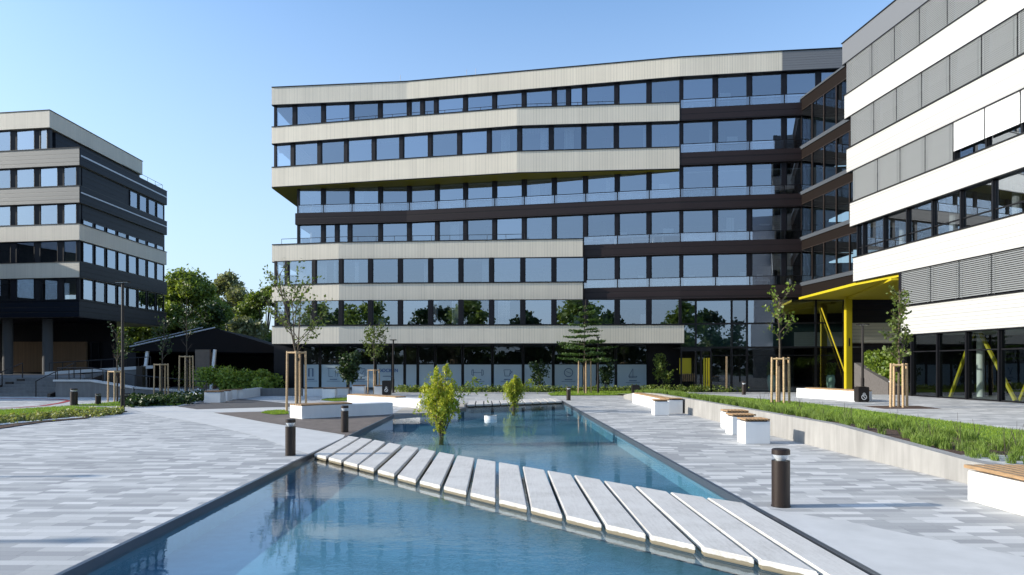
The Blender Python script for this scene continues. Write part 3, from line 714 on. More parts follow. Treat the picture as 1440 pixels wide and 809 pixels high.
# yellow raking struts in the lobby
for y, dx in ((30.6, .9), (28.6, -.9), (26.8, .9)):
    a = MB(); X = rx(y) + 1.3
    a.tube((X + .06, y + dx, .36), (X + .06, y + .26 - dx, 3.2), .09, seg=6)
    a.build('raking_strut', m_yel, right)
for y in (31.2, 28.0, 25.2):
    a = MB(); a.tube((rx(y) + 2.6, y, .36), (rx(y) + 2.6, y, 3.2), .16, seg=14); a.build('inner_column', m_white, right, smooth=True)

# dark glazed link between the two wings
m_ledge = mat('dark_zinc_ledge', (.05, .058, .07), .5, .0)
m_linkp = mat('dark_umber_panel', (.010, .007, .006), .7, spec=.08)
lk = thing('glazed_link', 'dark brown glazed connecting bridge wedged between the beige block and the white wing', 'building link')
def lx(y): return 19.1 + .097 * (45.0 - y)
def lline(ya, yb, o=0): return [(lx(ya) + o, ya), (lx(yb) + o, yb)]
for z in (19.4, 16.2, 13.2, 10.2, 7.2):
    a = MB(); a.strip(lline(36.8, 45.2), (9, 0), z - .75, z); o = a.build('spandrel_band', m_linkp, lk)
    c = MB(); c.strip(lline(36.8, 45.2, -.06), (.05, 0), z - .05 - (.12 if z < 19 else 0), z + .06); c.build('metal_ledge', m_ledge, o)
for z0, z1 in ((16.25, 18.65), (13.25, 15.45), (10.25, 12.45), (7.25, 9.45)):
    for k in range(6):
        yb, ya = 45.1 - k * 1.35, 45.1 - (k + 1) * 1.35
        A = Vector((lx(yb), yb)); B = Vector((lx(ya), ya)); d = (B - A).normalized(); window(lk, A, B, z0, z1, (d.y, -d.x), m_cur, fw=.04, frame=m_brz)
a = MB(); a.strip(lline(36.8, 45.0, 7.0), (.2, 0), 7.2, 19.3); a.build('core_wall', m_inner, lk)
a = MB(); a.strip(lline(36.8, 45.4), (9, 0), 6.32, 6.45); a.build('spandrel_band', m_linkp, lk)
ys_ = MB(); ys_.prism([(rx(36.55) + .12, 36.6), (lx(44.6) - .4, 44.6), (31, 44.6), (31, 33.0), (rx(32.8) + .14, 33.0)], 6.10, 6.24); ys_.build('yellow_soffit', m_yel, lk)
a = MB(); a.obox((18.75, 33.4), (21.5, 43.8), .35, 5.97, 6.09); a.build('soffit_beam', m_yel, lk)
a = MB(); a.box(20.9, 21.3, 42.7, 43.0, .0, 6.09); cl = a.build('yellow_column', m_yel, lk, bevel=.03)
a = MB(); a.box(21.05, 21.13, 42.66, 42.69, 3.0, 3.5); a.build('column_sign', m_blk, lk)
a = MB(); a.tube((20.4, 45.0, 5.6), (22.0, 44.7, .8), .05); a.build('raking_strut', m_yel, lk)

# ================================================================== LEFT BUILDING
left = thing('office_building', 'dark stepped office block with beige bands, half in shadow, at the left edge', 'office building')
LX, LY = -34.1, 53.8; FD = (-7.0, 1.0)
def fpt(px, dy=0): return D_at(px, (LX, LY + dy), FD)
XL = -56.0; YL = LY + (LX - XL) / 7.0
def lband(z0, z1, m, name='cladding_band', xr=LX, yr=67.4, dy=0.0, ms=None):
    y = LY + (LX - xr) / 7.0 + dy
    a = MB(); a.prism([(XL, YL + dy), (xr, y), (xr, yr), (XL, yr)], z0, z1); o = a.build(name, m, left)
    if ms:
        s = MB(); s.box(xr + .005, xr + .05, y + .03, yr - .02, z0 + .01, z1 - .01); s.build('side_cladding', ms, o)
    c = MB(); c.prism([(XL, YL + dy - .05), (xr + .05, y - .05), (xr + .05, yr + .05), (XL, yr + .05)], z1 + .002, z1 + .05); c.build('coping', m_frame, o)
    return o
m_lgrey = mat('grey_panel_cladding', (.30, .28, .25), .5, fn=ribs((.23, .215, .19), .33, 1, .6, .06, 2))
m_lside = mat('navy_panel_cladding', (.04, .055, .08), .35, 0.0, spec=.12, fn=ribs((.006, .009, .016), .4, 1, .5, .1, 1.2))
m_beiged = mat('darker_beige_cladding', BE, .5, fn=ribs(tuple(.78 * c for c in BE), .105, 0))  # the beige cladding in an overall darker tone for the left block
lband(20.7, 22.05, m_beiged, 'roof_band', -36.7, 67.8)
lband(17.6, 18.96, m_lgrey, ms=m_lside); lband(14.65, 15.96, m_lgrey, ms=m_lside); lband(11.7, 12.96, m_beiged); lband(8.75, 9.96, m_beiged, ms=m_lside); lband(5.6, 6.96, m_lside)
fpx = [-60, -26, 18.6, 52, 84.8, 111.2]
for z0, z1, xr in ((19.01, 20.7, -36.9), (16.01, 17.6, LX), (13.01, 14.65, LX), (10.01, 11.7, LX), (7.01, 8.75, LX)):
    pts = [Vector(fpt(p, .25)) for p in fpx]
    if z0 > 19: pts = [Vector(fpt(p, .25)) for p in [-60, -26, 18.6, 52]] + [Vector((-36.85, fpt(70)[1] + .25))]
    wl = MB()
    for i, p in enumerate(pts): wl.box(p.x - (.2 if i < len(pts) - 1 else .22), p.x + (.2 if i < len(pts) - 1 else .0), p.y + .02, p.y + .3, z0, z1)
    wl.obox(tuple(pts[0] + Vector((0, .25))), tuple(pts[-1] + Vector((0, .25))), .06, z1 - .045, z1 - .003)
    wl.build('pier_wall', m_pier, left)
    for i in range(len(pts) - 1):
        A, B = pts[i] + Vector((.21, 0)), pts[i + 1] - Vector((.21, 0)); d = (B - A).normalized(); window(left, A, B, z0, z1, (d.y, -d.x), m_pane)
def side_windows(z0, z1, ya, yb, n, x=LX - .08):
    for k in range(n):
        a_ = ya + (yb - ya) * k / n + .12; b_ = ya + (yb - ya) * (k + 1) / n - .12
        window(left, Vector((x, a_)), Vector((x, b_)), z0, z1, (1, 0), m_pane)
a = MB()
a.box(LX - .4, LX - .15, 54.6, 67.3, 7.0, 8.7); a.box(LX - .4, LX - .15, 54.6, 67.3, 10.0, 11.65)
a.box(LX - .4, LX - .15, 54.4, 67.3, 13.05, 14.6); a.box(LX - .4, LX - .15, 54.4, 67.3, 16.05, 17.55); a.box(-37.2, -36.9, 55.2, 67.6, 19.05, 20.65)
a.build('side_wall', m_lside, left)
side_windows(7.05, 8.7, 54.3, 67.2, 8); side_windows(10.05, 11.65, 54.3, 67.2, 8); side_windows(13.02, 13.45, 54.3, 67.2, 8); side_windows(16.05, 17.5, 61.0, 67.2, 4)
a = MB(); a.box(LX + .05, LX + .09, 53.9, 67.3, 18.3, 18.42); a.box(LX + .05, LX + .09, 53.9, 67.3, 15.4, 15.5); a.build('side_stripe', m_alu, left)
a = MB(); a.box(-55, -38.5, 58.5, 58.8, 7, 20.6); a.build('core_wall', m_inner, left); a = MB(); a.box(-50, -36, 62, 62.2, 1.0, 5.6); a.build('core_wall', m_pier, left)
rail(left, [(-36.5, 66.8), (-34.2, 66.8), (-34.2, 60)], 19.0, .45)
for px_ in (11, 67): p = D_at(px_, (LX, LY + 2), (-7, 1)); a = MB(); a.tube((p[0], p[1], .9), (p[0], p[1], 5.6), .38, seg=20); a.build('column', mat('dark_concrete', (.08, .08, .08), .9), left, smooth=True)
a = MB(); a.box(-44.5, -37.8, 60.6, 60.8, 1.2, 3.9); a.build('wood_wall', m_woodw, left)
for k in range(5): window(left, Vector((-37.3, 60.5 + k * 1.3)), Vector((-37.3, 61.7 + k * 1.3)), 1.2, 3.9, (1, 0), m_dglass)

# ================================================================== PODIUM, STAIRS, RAMPS (left)
a = MB(); a.prism([(-60, 42.5), (-26.5, 42.5), (-26.5, 46.5), (-31, 49.5), (-31, 70), (-60, 70)], .01, 1.05); kind(a.build('podium', m_greyc), 'structure')
st = thing('outdoor_stairs', 'broad pale concrete stairs climbing to the shaded left entrance', 'stairs')
a = MB()
for k in range(6): a.box(-46, -26.3, 39.2 + k * .55, 42.49, .006 + k * .17, .17 * (k + 1))
a.build('steps', m_greyc, st)
for X in (-27.2, -30.4, -33.6):
    a = MB(); a.tube((X, 39.0, .9), (X, 42.4, 1.95), .03); a.tube((X, 39.0, .9), (X, 39.0, 0), .03); a.tube((X, 42.4, 1.95), (X, 42.4, 1.0), .03); a.tube((X, 40.7, 1.42), (X, 40.7, .5), .03); a.build('handrail', m_blk, st)
a = MB(); a.obox((-26.2, 38.6), (-25.2, 42.0), .22, 0.0, .18, 0.0, 1.25); a.build('stringer', m_blk, st)
a = MB()
for k in range(5): a.box(-31.2 + .28 * k, -30.8 + .28 * k, 39.25 + .55 * k, 39.4 + .55 * k, .172 + .17 * k, .3 + .17 * k)
a.build('step_edge_strip', m_blk, st)
rp = thing('access_ramp', 'low concrete ramp with black railing beside the stairs', 'ramp')
a = MB(); a.obox((-25.9, 38.9), (-23.8, 38.7), .3, 0, .88); a.obox((-23.8, 38.7), (-21.2, 38.4), .3, 0, .88, 0, .5); a.obox((-21.2, 38.4), (-17.5, 39.6), .3, 0, .5, 0, .12); a.build('retaining_wall', m_wallc and m_greyc, rp)
a = MB(); a.obox((-26.0, 38.9), (-23.8, 38.69), .42, .885, .99); a.obox((-23.8, 38.69), (-21.2, 38.39), .42, .885, .99, .505, .60); a.obox((-21.2, 38.39), (-17.5, 39.6), .42, .505, .6, .12, .2); a.build('wall_coping', m_smooth, rp)
a = MB(); a.obox((-27, 43.2), (-23.8, 44.5), .3, .1, 1.25, .1, 1.7); a.build('retaining_wall', m_greyc, rp)
a = MB(); a.obox((-29, 42.4), (-23.4, 44.5), .2, 1.2, 1.4, 1.6, 1.8); a.build('wall_coping', m_smooth, rp)
a = MB(); a.box(-25.6, -24.6, 43.0, 43.2, .7, 1.4); a.box(-23.9, -23.5, 43.4, 43.8, 0, 1.75); a.build('side_opening', m_blk, rp)
def srail(A, B, za, zb, h, k, par):
    a = MB(); a.tube((*A, za + h), (*B, zb + h), .028)
    for i in range(k + 1):
        t = i / k; p = (A[0] + (B[0] - A[0]) * t, A[1] + (B[1] - A[1]) * t); z = za + (zb - za) * t; a.tube((*p, z), (*p, z + h), .022)
    a.build('railing', m_blk, par)
srail((-25.9, 38.9), (-23.8, 38.7), .95, .95, .7, 3, rp); srail((-23.8, 38.7), (-21.2, 38.4), .95, .55, .7, 4, rp); srail((-21.2, 38.4), (-17.7, 39.5), .55, .15, .7, 5, rp)
srail((-28.8, 42.5), (-23.5, 44.4), 1.35, 1.75, .6, 8, rp)

# angular dark canopy and what stands below it
cn = thing('entrance_canopy', 'angular black canopy roof with pale metal edge in front of the trees', 'canopy')
a = MB()
prof = [(-28.6, 3.15), (-22.6, 4.62), (-18.2, 3.25), (-17.6, 2.75), (-28.9, 2.9)]
fr_ = [(x, 52.0 + (x + 22.6) * .12, z) for x, z in prof]; bk = [(x * 1.0 - 1, 62.0, z - .2) for x, z in prof]
a.face(fr_); a.face(bk[::-1])
for i in range(5): j = (i + 1) % 5; a.face([fr_[j], fr_[i], bk[i], bk[j]])
a.build('roof', mat('black_roof', (.012, .011, .012), .9, spec=.1), cn)
a = MB(); a.tube((-28.7, 51.25, 3.2), (-22.6, 51.95, 4.68), .05, seg=6); a.build('metal_edge', m_alu, cn)
a = MB(); a.tube((-31, 56, 3.6), (-25.4, 56, 4.9), .05, seg=6); a.build('metal_edge', m_alu, cn)
a = MB(); a.obox((-24.0, 52.3), (-22.9, 52.3), 1.2, 0.004, 3.0); a.build('pier', mat('brown_pier', (.16, .12, .095), .85, fn=noisy((.15, .115, .09), .2, 3)), cn)
a = MB(); a.tube((-22.75, 51.6, 0), (-22.45, 51.6, 3.0), .13, seg=4); a.build('column', m_white, cn)
a = MB(); a.tube((-27.9, 51.6, 0), (-27.55, 51.6, 2.9), .13, seg=4); a.build('column', m_white, cn)
a = MB(); a.box(-34, -17, 60.5, 60.7, 0, 2.9); a.build('rear_wall', m_pier, cn)
a = MB(); a.box(-30.5, -29.2, 53, 60, 0.01, 2.8); a.build('side_wall', m_pier, cn)

# ================================================================== BRIDGES
FX = [-4.13, -3.71, -3.29, -2.83, -2.37, -1.94, -1.50, -1.08, -.66, -.24, .19, .60, 1.01, 1.42, 1.82, 2.22, 2.62]
NX = [-3.97, -3.54, -3.12, -2.73, -2.28, -1.85, -1.42, -1.00, -.58, -.17, .24, .645, 1.05, 1.45, 1.87, 2.27, 2.68]
yf = lambda x: float(np.interp(x, [-4.15, -3.31, -2.82, -1.94, -1.15, -.28, .57, 1.4, 2.2, 2.6, 3.05], [17.25, 16.35, 15.67, 14.62, 13.58, 12.6, 11.6, 10.58, 9.6, 9.2, 8.75]))
yn = lambda x: float(np.interp(x, [-3.97, -3.2, -2.4, -1.5, -.62, .22, 1.02, 1.85, 2.6, 3.1], [13.7, 12.75, 11.75, 10.6, 9.57, 8.57, 7.62, 6.68, 5.88, 5.3]))
br = thing('slab_footbridge', 'curved stepping bridge of pale concrete slabs crossing the pool in the foreground', 'footbridge')
for i in range(17):
    w = .362; x0, x1 = FX[i], NX[i]
    pts = [(x1, yn(x1)), (x1 + w, yn(x1 + w)), (x0 + w, yf(x0 + w)), (x0, yf(x0))]
    a = MB(); a.prism(pts, -.065, .025 + random.uniform(-.003, .003)); a.build('slab', m_slab, br, bevel=.012)
a = MB()
xs_ = np.linspace(-3.95, 2.9, 12)
for f_ in (.22, .78):
    pts = [(x, yn(x) + (yf(x) - yn(x)) * f_) for x in xs_]
    for p, q in zip(pts, pts[1:]): a.obox(p, q, .12, -.30, -.075)
a.build('support_beam', m_steel, br)
b2 = thing('slab_footbridge', 'small far stepping bridge of slabs behind the willow shrub in the pool', 'footbridge')
for k in range(12):
    t = k / 12; x = -2.0 + 4.5 * t; y = 30.4 + 3.1 * t
    a = MB(); a.prism([(x, y), (x + .33, y + .23), (x + .20, y + 3.5), (x - .13, y + 3.3)], -.05, .045); a.build('slab', m_slab, b2, bevel=.01)
a = MB(); a.obox((-1.9, 30.9), (2.4, 33.9), .25, -.5, -.035); a.build('support_beam', m_brz, b2)

# ================================================================== BENCHES, SEATS, WALLS
def slats(par, pts_front, pts_back, z, n, th=.045, along=True):
    """wooden seat top made of boards between a front and a back edge"""
    a = MB(); A0, A1 = map(Vector, pts_front); B0, B1 = map(Vector, pts_back)
    for k in range(n):
        t0, t1 = (k + .06) / n, (k + .9) / n
        if along: q = [A0.lerp(B0, t0), A1.lerp(B1, t0), A1.lerp(B1, t1), A0.lerp(B0, t1)]
        else: q = [A0.lerp(A1, t0), A0.lerp(A1, t1), B0.lerp(B1, t1), B0.lerp(B1, t0)]
        a.prism([tuple(p) for p in q], z, z + th)
    a.build('seat', m_woodb, par, bevel=.006)
GS = 'small cube seats along the planter wall'
def cube_seat(x, y, w, label, h=.52, dep=.57, group=None, z=0):
    t = thing('cube_seat', label, 'seat', (x + w / 2, y + dep / 2, z), 0, group)
    a = MB(); a.box(-w / 2, w / 2, -dep / 2, dep / 2, .003, h); a.build('base', m_white, t, bevel=.01)
    a = MB(); a.box(-w / 2 + .05, w / 2 - .05, -dep / 2 + .06, dep / 2 - .06, h + .001, h + .03); a.build('bearer', m_blk, t)
    n_ = 7; a = MB()
    for k in range(n_):
        s0 = -w / 2 - .01 + (w + .02) * (k + .14) / n_; s1 = -w / 2 - .01 + (w + .02) * (k + .80) / n_; a.box(s0, s1, -dep / 2 - .015, dep / 2 + .015, h + .031, h + .07)
    a.build('seat', m_woodb, t, bevel=.006); return t
cube_seat(5.32, 15.57, .57, 'nearest wood topped white cube seat, closest to the black bollard', .51)
cube_seat(5.68, 17.6, .62, 'middle of three clustered wood topped white cube seats by the planter wall', .47)
cube_seat(6.02, 19.1, .64, 'rearmost of three clustered wood topped white cube seats by the planter wall', .47, .6)
cube_seat(5.12, 24.5, .52, 'white cube seat at the front end of the long far bench', .50)
cube_seat(5.86, 25.5, .52, 'white cube seat between the long far bench and the planter wall', .50)
bn = thing('long_bench', 'long white bench with slatted wood top beyond the cube seats, right of the pool', 'bench')
a = MB(); P_ = [(5.75, 32.6), (5.95, 26.6), (6.42, 26.6), (6.15, 32.9)]; a.prism(P_, .003, .46); a.build('base', m_white, bn, bevel=.01)
slats(bn, ((5.76, 32.3), (5.96, 26.6)), ((6.14, 32.6), (6.42, 26.6)), .465, 5)
bn = thing('long_bench', 'big white bench with wood slats cropped by the lower right frame edge', 'bench')
a = MB(); a.prism([(6.07, 9.1), (6.16, 5.0), (6.86, 5.0), (6.84, 9.1)], .003, .40); a.build('base', m_white, bn, bevel=.01)
for y_ in (8.8, 7.2, 5.5): a = MB(); a.box(6.2, 6.8, y_, y_ + .1, .401, .43); a.build('bearer', m_blk, bn)
slats(bn, ((6.03, 9.13), (6.13, 5.0)), ((6.84, 9.13), (6.9, 5.0)), .432, 6)
bn = thing('long_bench', 'white bench with wood top on the upper terrace beside the yellow column', 'bench')
z_ = .33; A_ = (13.0, 31.2); B_ = (13.75, 27.2)
a = MB(); a.prism([A_, B_, (14.4, 27.3), (13.65, 31.3)], z_ - .05, z_ + .43); a.build('base', m_white, bn, bevel=.01)
slats(bn, ((13.12, 30.6), (13.73, 27.2)), ((13.68, 30.7), (14.4, 27.3)), z_ + .435, 5)
bn = thing('angled_bench', 'white angled bench wall with timber top at the far left corner of the pool', 'bench')
a = MB(); a.prism([(-7.0, 22.75), (-4.36, 25.0), (-4.8, 25.7), (-7.6, 23.35)], .01, .44); a.build('base', m_white, bn, bevel=.01)
slats(bn, ((-7.02, 22.75), (-5.6, 23.95)), ((-7.62, 23.38), (-6.1, 24.7)), .445, 5)
bn = thing('angled_bench', 'white bench wall with slatted top behind the angled bench, ending at the willow', 'bench')
a = MB(); a.prism([(-7.9, 32.7), (-3.84, 28.55), (-2.3, 28.9), (-2.3, 29.5), (-3.6, 29.2), (-7.6, 33.4)], .012, .38); a.build('base', m_white, bn, bevel=.01)
slats(bn, ((-7.88, 32.66), (-5.1, 29.82)), ((-7.55, 33.35), (-4.7, 30.35)), .385, 4)
GB = 'white seats with dark wood tops on the shaded far plaza'
for px, py, w, lab in ((287, 566.8, 23, 'leftmost white block seat with wood top beside the flower bed'), (311, 564.6, 9, 'narrow white block seat behind the leftmost block seat'),
                       (453, 560, 18, 'white block seat left of the small dark round tree'), (495, 554.6, 17, 'white block seat right of the small dark round tree'), (526, 554.9, 16, 'white block seat touching the black waste bin')):
    x, y = G(px, py); x2, _ = G(px + w, py); cube_seat(x, y, x2 - x, lab, .5, .6, GB)
bn = thing('long_bench', 'folded white bench wall with wood top in front of the green shrubs', 'bench')
q = [G(319, 562.5), G(333, 561.8), G(361, 557.5)]
a = MB(); a.strip(q, (.1, .6), .003, .5); a.build('base', m_white, bn); slats(bn, (q[0], q[1]), ((q[0][0] + .1, q[0][1] + .6), (q[1][0] + .1, q[1][1] + .6)), .505, 4)
bn = thing('long_bench', 'low white wall bench behind the staked tree left of centre', 'bench')
q = [G(426, 557.5), G(489, 556.5)]
a = MB(); a.strip(q, (.0, .5), .003, .42); a.build('base', m_white, bn); slats(bn, (G(440, 557), q[1]), ((G(440, 557)[0], G(440, 557)[1] + .5), (q[1][0], q[1][1] + .5)), .425, 4)
a = MB(); a.strip([G(361, 557.3), G(425, 556.8)], (0, .3), 0.003, .45); tag(a.build('concrete_wall', m_greyc), 'low grey concrete wall in the shade left of the main building', 'wall')
# planter wall
def zw(y): return float(np.interp(y, [2, 9.2, 10.35, 14.3, 30, 34, 37], [.36, .36, .36, .57, .57, .45, .2]))
pw = thing('planter_wall', 'long board marked concrete retaining wall holding the grass bed', 'retaining wall')
a = MB(); ys_l = [4, 7, 9.2, 10.35, 12.3, 14.3, 17.3, 20.3, 24.5, 27.5, 30, 32, 34, 35.5, 37]
for y0, y1 in zip(ys_l, ys_l[1:]):
    x0, x1 = wx(y0), wx(y1); z0, z1 = zw(y0), zw(y1)
    a.quad((x1, y1, .002), (x0, y0, .002), (x0, y0, z0), (x1, y1, z1)); a.quad((x0, y0, z0), (x0 + .22, y0, z0), (x1 + .22, y1, z1), (x1, y1, z1))
    a.quad((x0 + .22, y0, z0), (x0 + .22, y0, .002), (x1 + .22, y1, .002), (x1 + .22, y1, z1))
a.quad((wx(4), 4, .002), (wx(4) + .22, 4, .002), (wx(4) + .22, 4, zw(4)), (wx(4), 4, zw(4))); a.quad((wx(37), 37, .002), (wx(37), 37, .2), (wx(37) + .22, 37, .2), (wx(37) + .22, 37, .002))
a.build('wall', m_wallc, pw)
# bed surface
def lawn_r(y): return float(np.interp(y, [2, 15, 26, 32, 35, 37], [11.2, 11.1, 11.2, 9.6, 7.8, 6.4]))
def bed_z(x, y):
    xa, xb = wx(y) + .22, lawn_r(y); t = (x - xa) / max(xb - xa, .01); return (zw(y) - .04) * (1 - t) + (zt(y) + .03) * t
soil, lawn = MB(), MB()
yy = [4, 6, 8, 9.2, 10.35, 12.3, 14.3, 17.3, 20.3, 24.5, 27.5, 30, 32, 34, 35.5, 36.9]
def soil_w(y): return float(np.interp(y, [2, 9, 14, 22, 30, 37], [1.75, 1.75, 1.5, 1.0, .6, .1]))
for y0, y1 in zip(yy, yy[1:]):
    for part, f0, f1 in ((soil, lambda y: wx(y) + .2, lambda y: wx(y) + .22 + soil_w(y)), (lawn, lambda y: wx(y) + .22 + soil_w(y), lawn_r)):
        part.quad((f0(y0), y0, bed_z(f0(y0), y0)), (f1(y0), y0, bed_z(f1(y0), y0)), (f1(y1), y1, bed_z(f1(y1), y1)), (f0(y1), y1, bed_z(f0(y1), y1)))
kind(soil.build('planting_bed', m_soil), 'structure'); kind(lawn.build('lawn', m_grass), 'structure')
P = []
while len(P) < 60000:
    y = 5 + 32 * rng.random() ** 1.5; xa = wx(y) + .22 + soil_w(y) * .97; x = xa + (lawn_r(y) - xa) * rng.random(); P.append((x, y, bed_z(x, y) - .005))
kind(blade_mesh(P, .03 + .03 * rng.random(len(P)), .009, 'lawn_grass', l_grass), 'stuff', 'short mown grass on the raised planter lawn', 'grass')
P = []; H = []
for _ in range(700):
    y = 6.5 + 29 * rng.random() ** 1.25; x = wx(y) + .3 + (soil_w(y) - .1) * rng.random()
    if rng.random() < .22 and y < 20: continue
    nb = int(60 + 40 * rng.random()); h = (.11 + .13 * rng.random()) * (1 if y < 22 else 1.1); r = .05 + .06 * rng.random()
    for _k in range(nb):
        a_, rr_ = rng.random() * 6.283, r * rng.random() ** .5; P.append((x + rr_ * math.cos(a_), y + rr_ * math.sin(a_), bed_z(x, y) - .01)); H.append(h * (.6 + .5 * rng.random()))
kind(blade_mesh(P, np.array(H), .0065, 'ornamental_grass', l_tuft, lean=.7), 'stuff', 'tufts of soft ornamental grass along the planter wall', 'ornamental grass')
# thin dry stems
P = []; a = MB()
for _ in range(26):
    y = 8 + 14 * rng.random(); x = wx(y) + .9 + 1.0 * rng.random(); z = bed_z(x, y)
    for k in range(4): a.tube((x, y, z), (x + random.uniform(-.12, .12), y + random.uniform(-.1, .1), z + random.uniform(.25, .5)), .004, .002, seg=4, cap=False)
kind(a.build('dry_stems', m_barkd), 'stuff', 'thin leafless twigs rising from the planter bed', 'shrub twigs')

# ================================================================== LAWNS (left, far)
def lawn_patch(px, z, seedn, label, blade=(.03, .03)):
    poly = [G(*p) for p in px]; sheet('lawn', poly, z, m_grass); Q = scatter(poly, seedn)
    kind(blade_mesh(np.column_stack([Q, np.full(len(Q), z)]), blade[0] + blade[1] * rng.random(len(Q)), .014, 'lawn_grass', l_grass), 'stuff', label, 'grass'); return poly
lawn_patch([(-60, 580), (40, 575), (95, 571.6), (172, 574.6), (173, 580.2), (120, 584), (60, 588), (-60, 600)], .012, 26000, 'short grass strip at the left edge before the sage plants')
lawn_patch([(95, 570.6), (170, 565.5), (230, 560), (262, 556), (284, 557), (284, 562), (250, 570.6), (170, 572)], .016, 16000, 'shaded green lawn around the left staked trees')
lawn_patch([(367, 581.5), (375, 579), (390, 578), (405, 578.2), (406, 583), (385, 584)], .02, 3500, 'small bright grass patch left of the angled bench')
lawn_patch([(451, 563.2), (460, 561), (489, 560), (489, 564), (470, 564.8)], .02, 2500, 'small grass patch behind the angled bench')
lawn_patch([(770, 554.5), (800, 551.6), (920, 551.2), (925, 555.5), (850, 556.5), (775, 556.8)], .016, 14000, 'narrow planted strip at the foot of the main building', (.05, .10))
bed = [G(*p) for p in [(-60, 600.5), (0, 592), (60, 588.2), (120, 584.2), (174, 580.4), (172, 582.6), (128, 586), (122, 589), (60, 594.5), (0, 603.5), (-60, 614)]]
sheet('planting_bed', bed, .024, m_soil)
whitep = [G(*p) for p in [(-60, 603), (0, 596.5), (60, 591.5), (120, 586.4), (118, 588), (60, 592.8), (0, 599), (-60, 608)]]
sheet('gravel_strip', whitep, .030, m_white)
P = []
for _ in range(230):
    t = rng.random(); px_ = 172 - 240 * t; c = np.interp(px_, [-60, 0, 60, 120, 172], [604, 595, 589.5, 585, 580.5]); x, y = G(px_, c + rng.normal() * 1.6)
    h = .08 + .16 * rng.random(); n_ = 26
    th = rng.random(n_) * 6.28; rr_ = rng.random(n_) * .10; P.append(np.column_stack([x + rr_ * np.cos(th), y + rr_ * np.sin(th), .03 + rng.random(n_) * h]))
kind(leaf_mesh(np.vstack(P), .055, 'sage_plants', l_sage), 'stuff', 'pale yellow green sage plants edging the left lawn', 'ground cover')
P = []
for _ in range(200):
    px_ = 175 + 110 * rng.random(); x, y = G(px_, np.interp(px_, [175, 230, 285], [569, 567, 560]) + rng.normal() * 2.2); n_ = 40
    th = rng.random(n_) * 6.28; rr_ = rng.random(n_) * .2; P.append(np.column_stack([x + rr_ * np.cos(th), y + rr_ * np.sin(th), .03 + rng.random(n_) * .32]))
kind(leaf_mesh(np.vstack(P), .10, 'border_plants', l_dark), 'stuff', 'low dark border plants left of the block seats', 'ground cover')
P = []
for _ in range(50):
    px_ = 248 + 36 * rng.random(); x, y = G(px_, 561 + rng.normal() * 2.5); P.append((x, y, .25 + .2 * rng.random()))
kind(leaf_mesh(P, .09, 'white_flowers', m_white), 'stuff', 'small white blossoms in the border by the block seats', 'flowers')
# plants at the foot of the main building
P = []
for _ in range(420):
    x, y = G(560 + 480 * rng.random(), 550.8 + rng.random() * 1.2); y = min(y, 46.2); n_ = 16; h = .15 + .35 * rng.random(); P.append(np.column_stack([x + .2 * rng.normal(size=n_), y + .1 * rng.normal(size=n_), .02 + h * rng.random(n_)]))
kind(leaf_mesh(np.vstack(P), .09, 'border_plants', l_mid), 'stuff', 'low leafy border along the dark ground floor glazing', 'ground cover')
# red curved lane line
pts = [G(*p) for p in [(-40, 575.5), (20, 573.8), (60, 571), (85, 567), (98, 563.8), (88, 562.2), (60, 561.2), (0, 560.6), (-60, 560.4)]]
a = MB()
for p, q in zip(pts, pts[1:]):
    d = (Vector(q) - Vector(p)).normalized(); n_ = Vector((-d.y, d.x)) * .14; a.quad((p[0] - n_.x, p[1] - n_.y, .0085), (q[0] - n_.x, q[1] - n_.y, .0085), (q[0] + n_.x, q[1] + n_.y, .0085), (p[0] + n_.x, p[1] + n_.y, .0085))
kind(a.build('lane_marking', m_red), 'structure')

# ================================================================== BOLLARDS, LAMPS, BINS
m_refl = mat('white_reflector', (.8, .82, .85), .35, .3)
m_lens = glass_mat('lens_glass', .0, (.97, .98, .98), wob=0)
def bollard(x, y, z, h, label, r=.095):
    t = thing('bollard_light', label, 'bollard light', (x, y, z), 0, 'black bollard lights')
    a = MB(); a.tube((0, 0, .012), (0, 0, h * .80), r, seg=28); a.build('post', m_brz, t, smooth=True)
    a = MB(); a.tube((0, 0, 0), (0, 0, .012), r * 1.06, seg=28); a.tube((0, -r * .97, .035), (0, -r * 1.05, .035), .008, seg=8); a.build('foot', m_blk, t, smooth=True)
    a = MB(); a.tube((0, 0, h * .80), (0, 0, h * .905), r * .5, r * .93, seg=28); a.build('reflector', m_refl, t, smooth=True)
    a = MB(); a.tube((0, 0, h * .802), (0, 0, h * .903), r * .97, seg=28, cap=False); a.build('lens', m_lens, t, smooth=True)
    a = MB(); a.tube((0, 0, h * .905), (0, 0, h - .012), r, seg=28); a.tube((0, 0, h - .012), (0, 0, h), r, r * .9, seg=28); a.build('cap', m_brz, t, smooth=True); return t
def bat(px, py, z, h, label, r=.085): x, y = G(px, py, z); return bollard(x, y, z, h, label, r)
bat(1098, 712.2, 0, .735, 'large black bollard light on the paving right of the slab bridge', .112)
bat(408.5, 640.5, 0, .725, 'black bollard light at the left end of the slab bridge', .10)
bat(484.8, 608.2, 0, .72, 'black bollard light in front of the angled white bench', .10)
bat(799.5, 563.2, 0, .70, 'black bollard light at the far right corner of the pool', .11)
bat(104, 570.2, .01, .76, 'tall dark bollard on the shaded lawn edge, leftmost', .15)
bat(138, 569, .01, .50, 'short black bollard light right of the leftmost tall bollard', .12)
bat(178, 569.2, .01, .52, 'short thick bollard right beside the left lamp post', .14)
bat(1046, 559, .2, .80, 'slim dark bollard on the lawn before the glazed hall', .10)
bat(1252, 556, .33, .78, 'dark bollard in front of the dark sloping stone wall', .09)
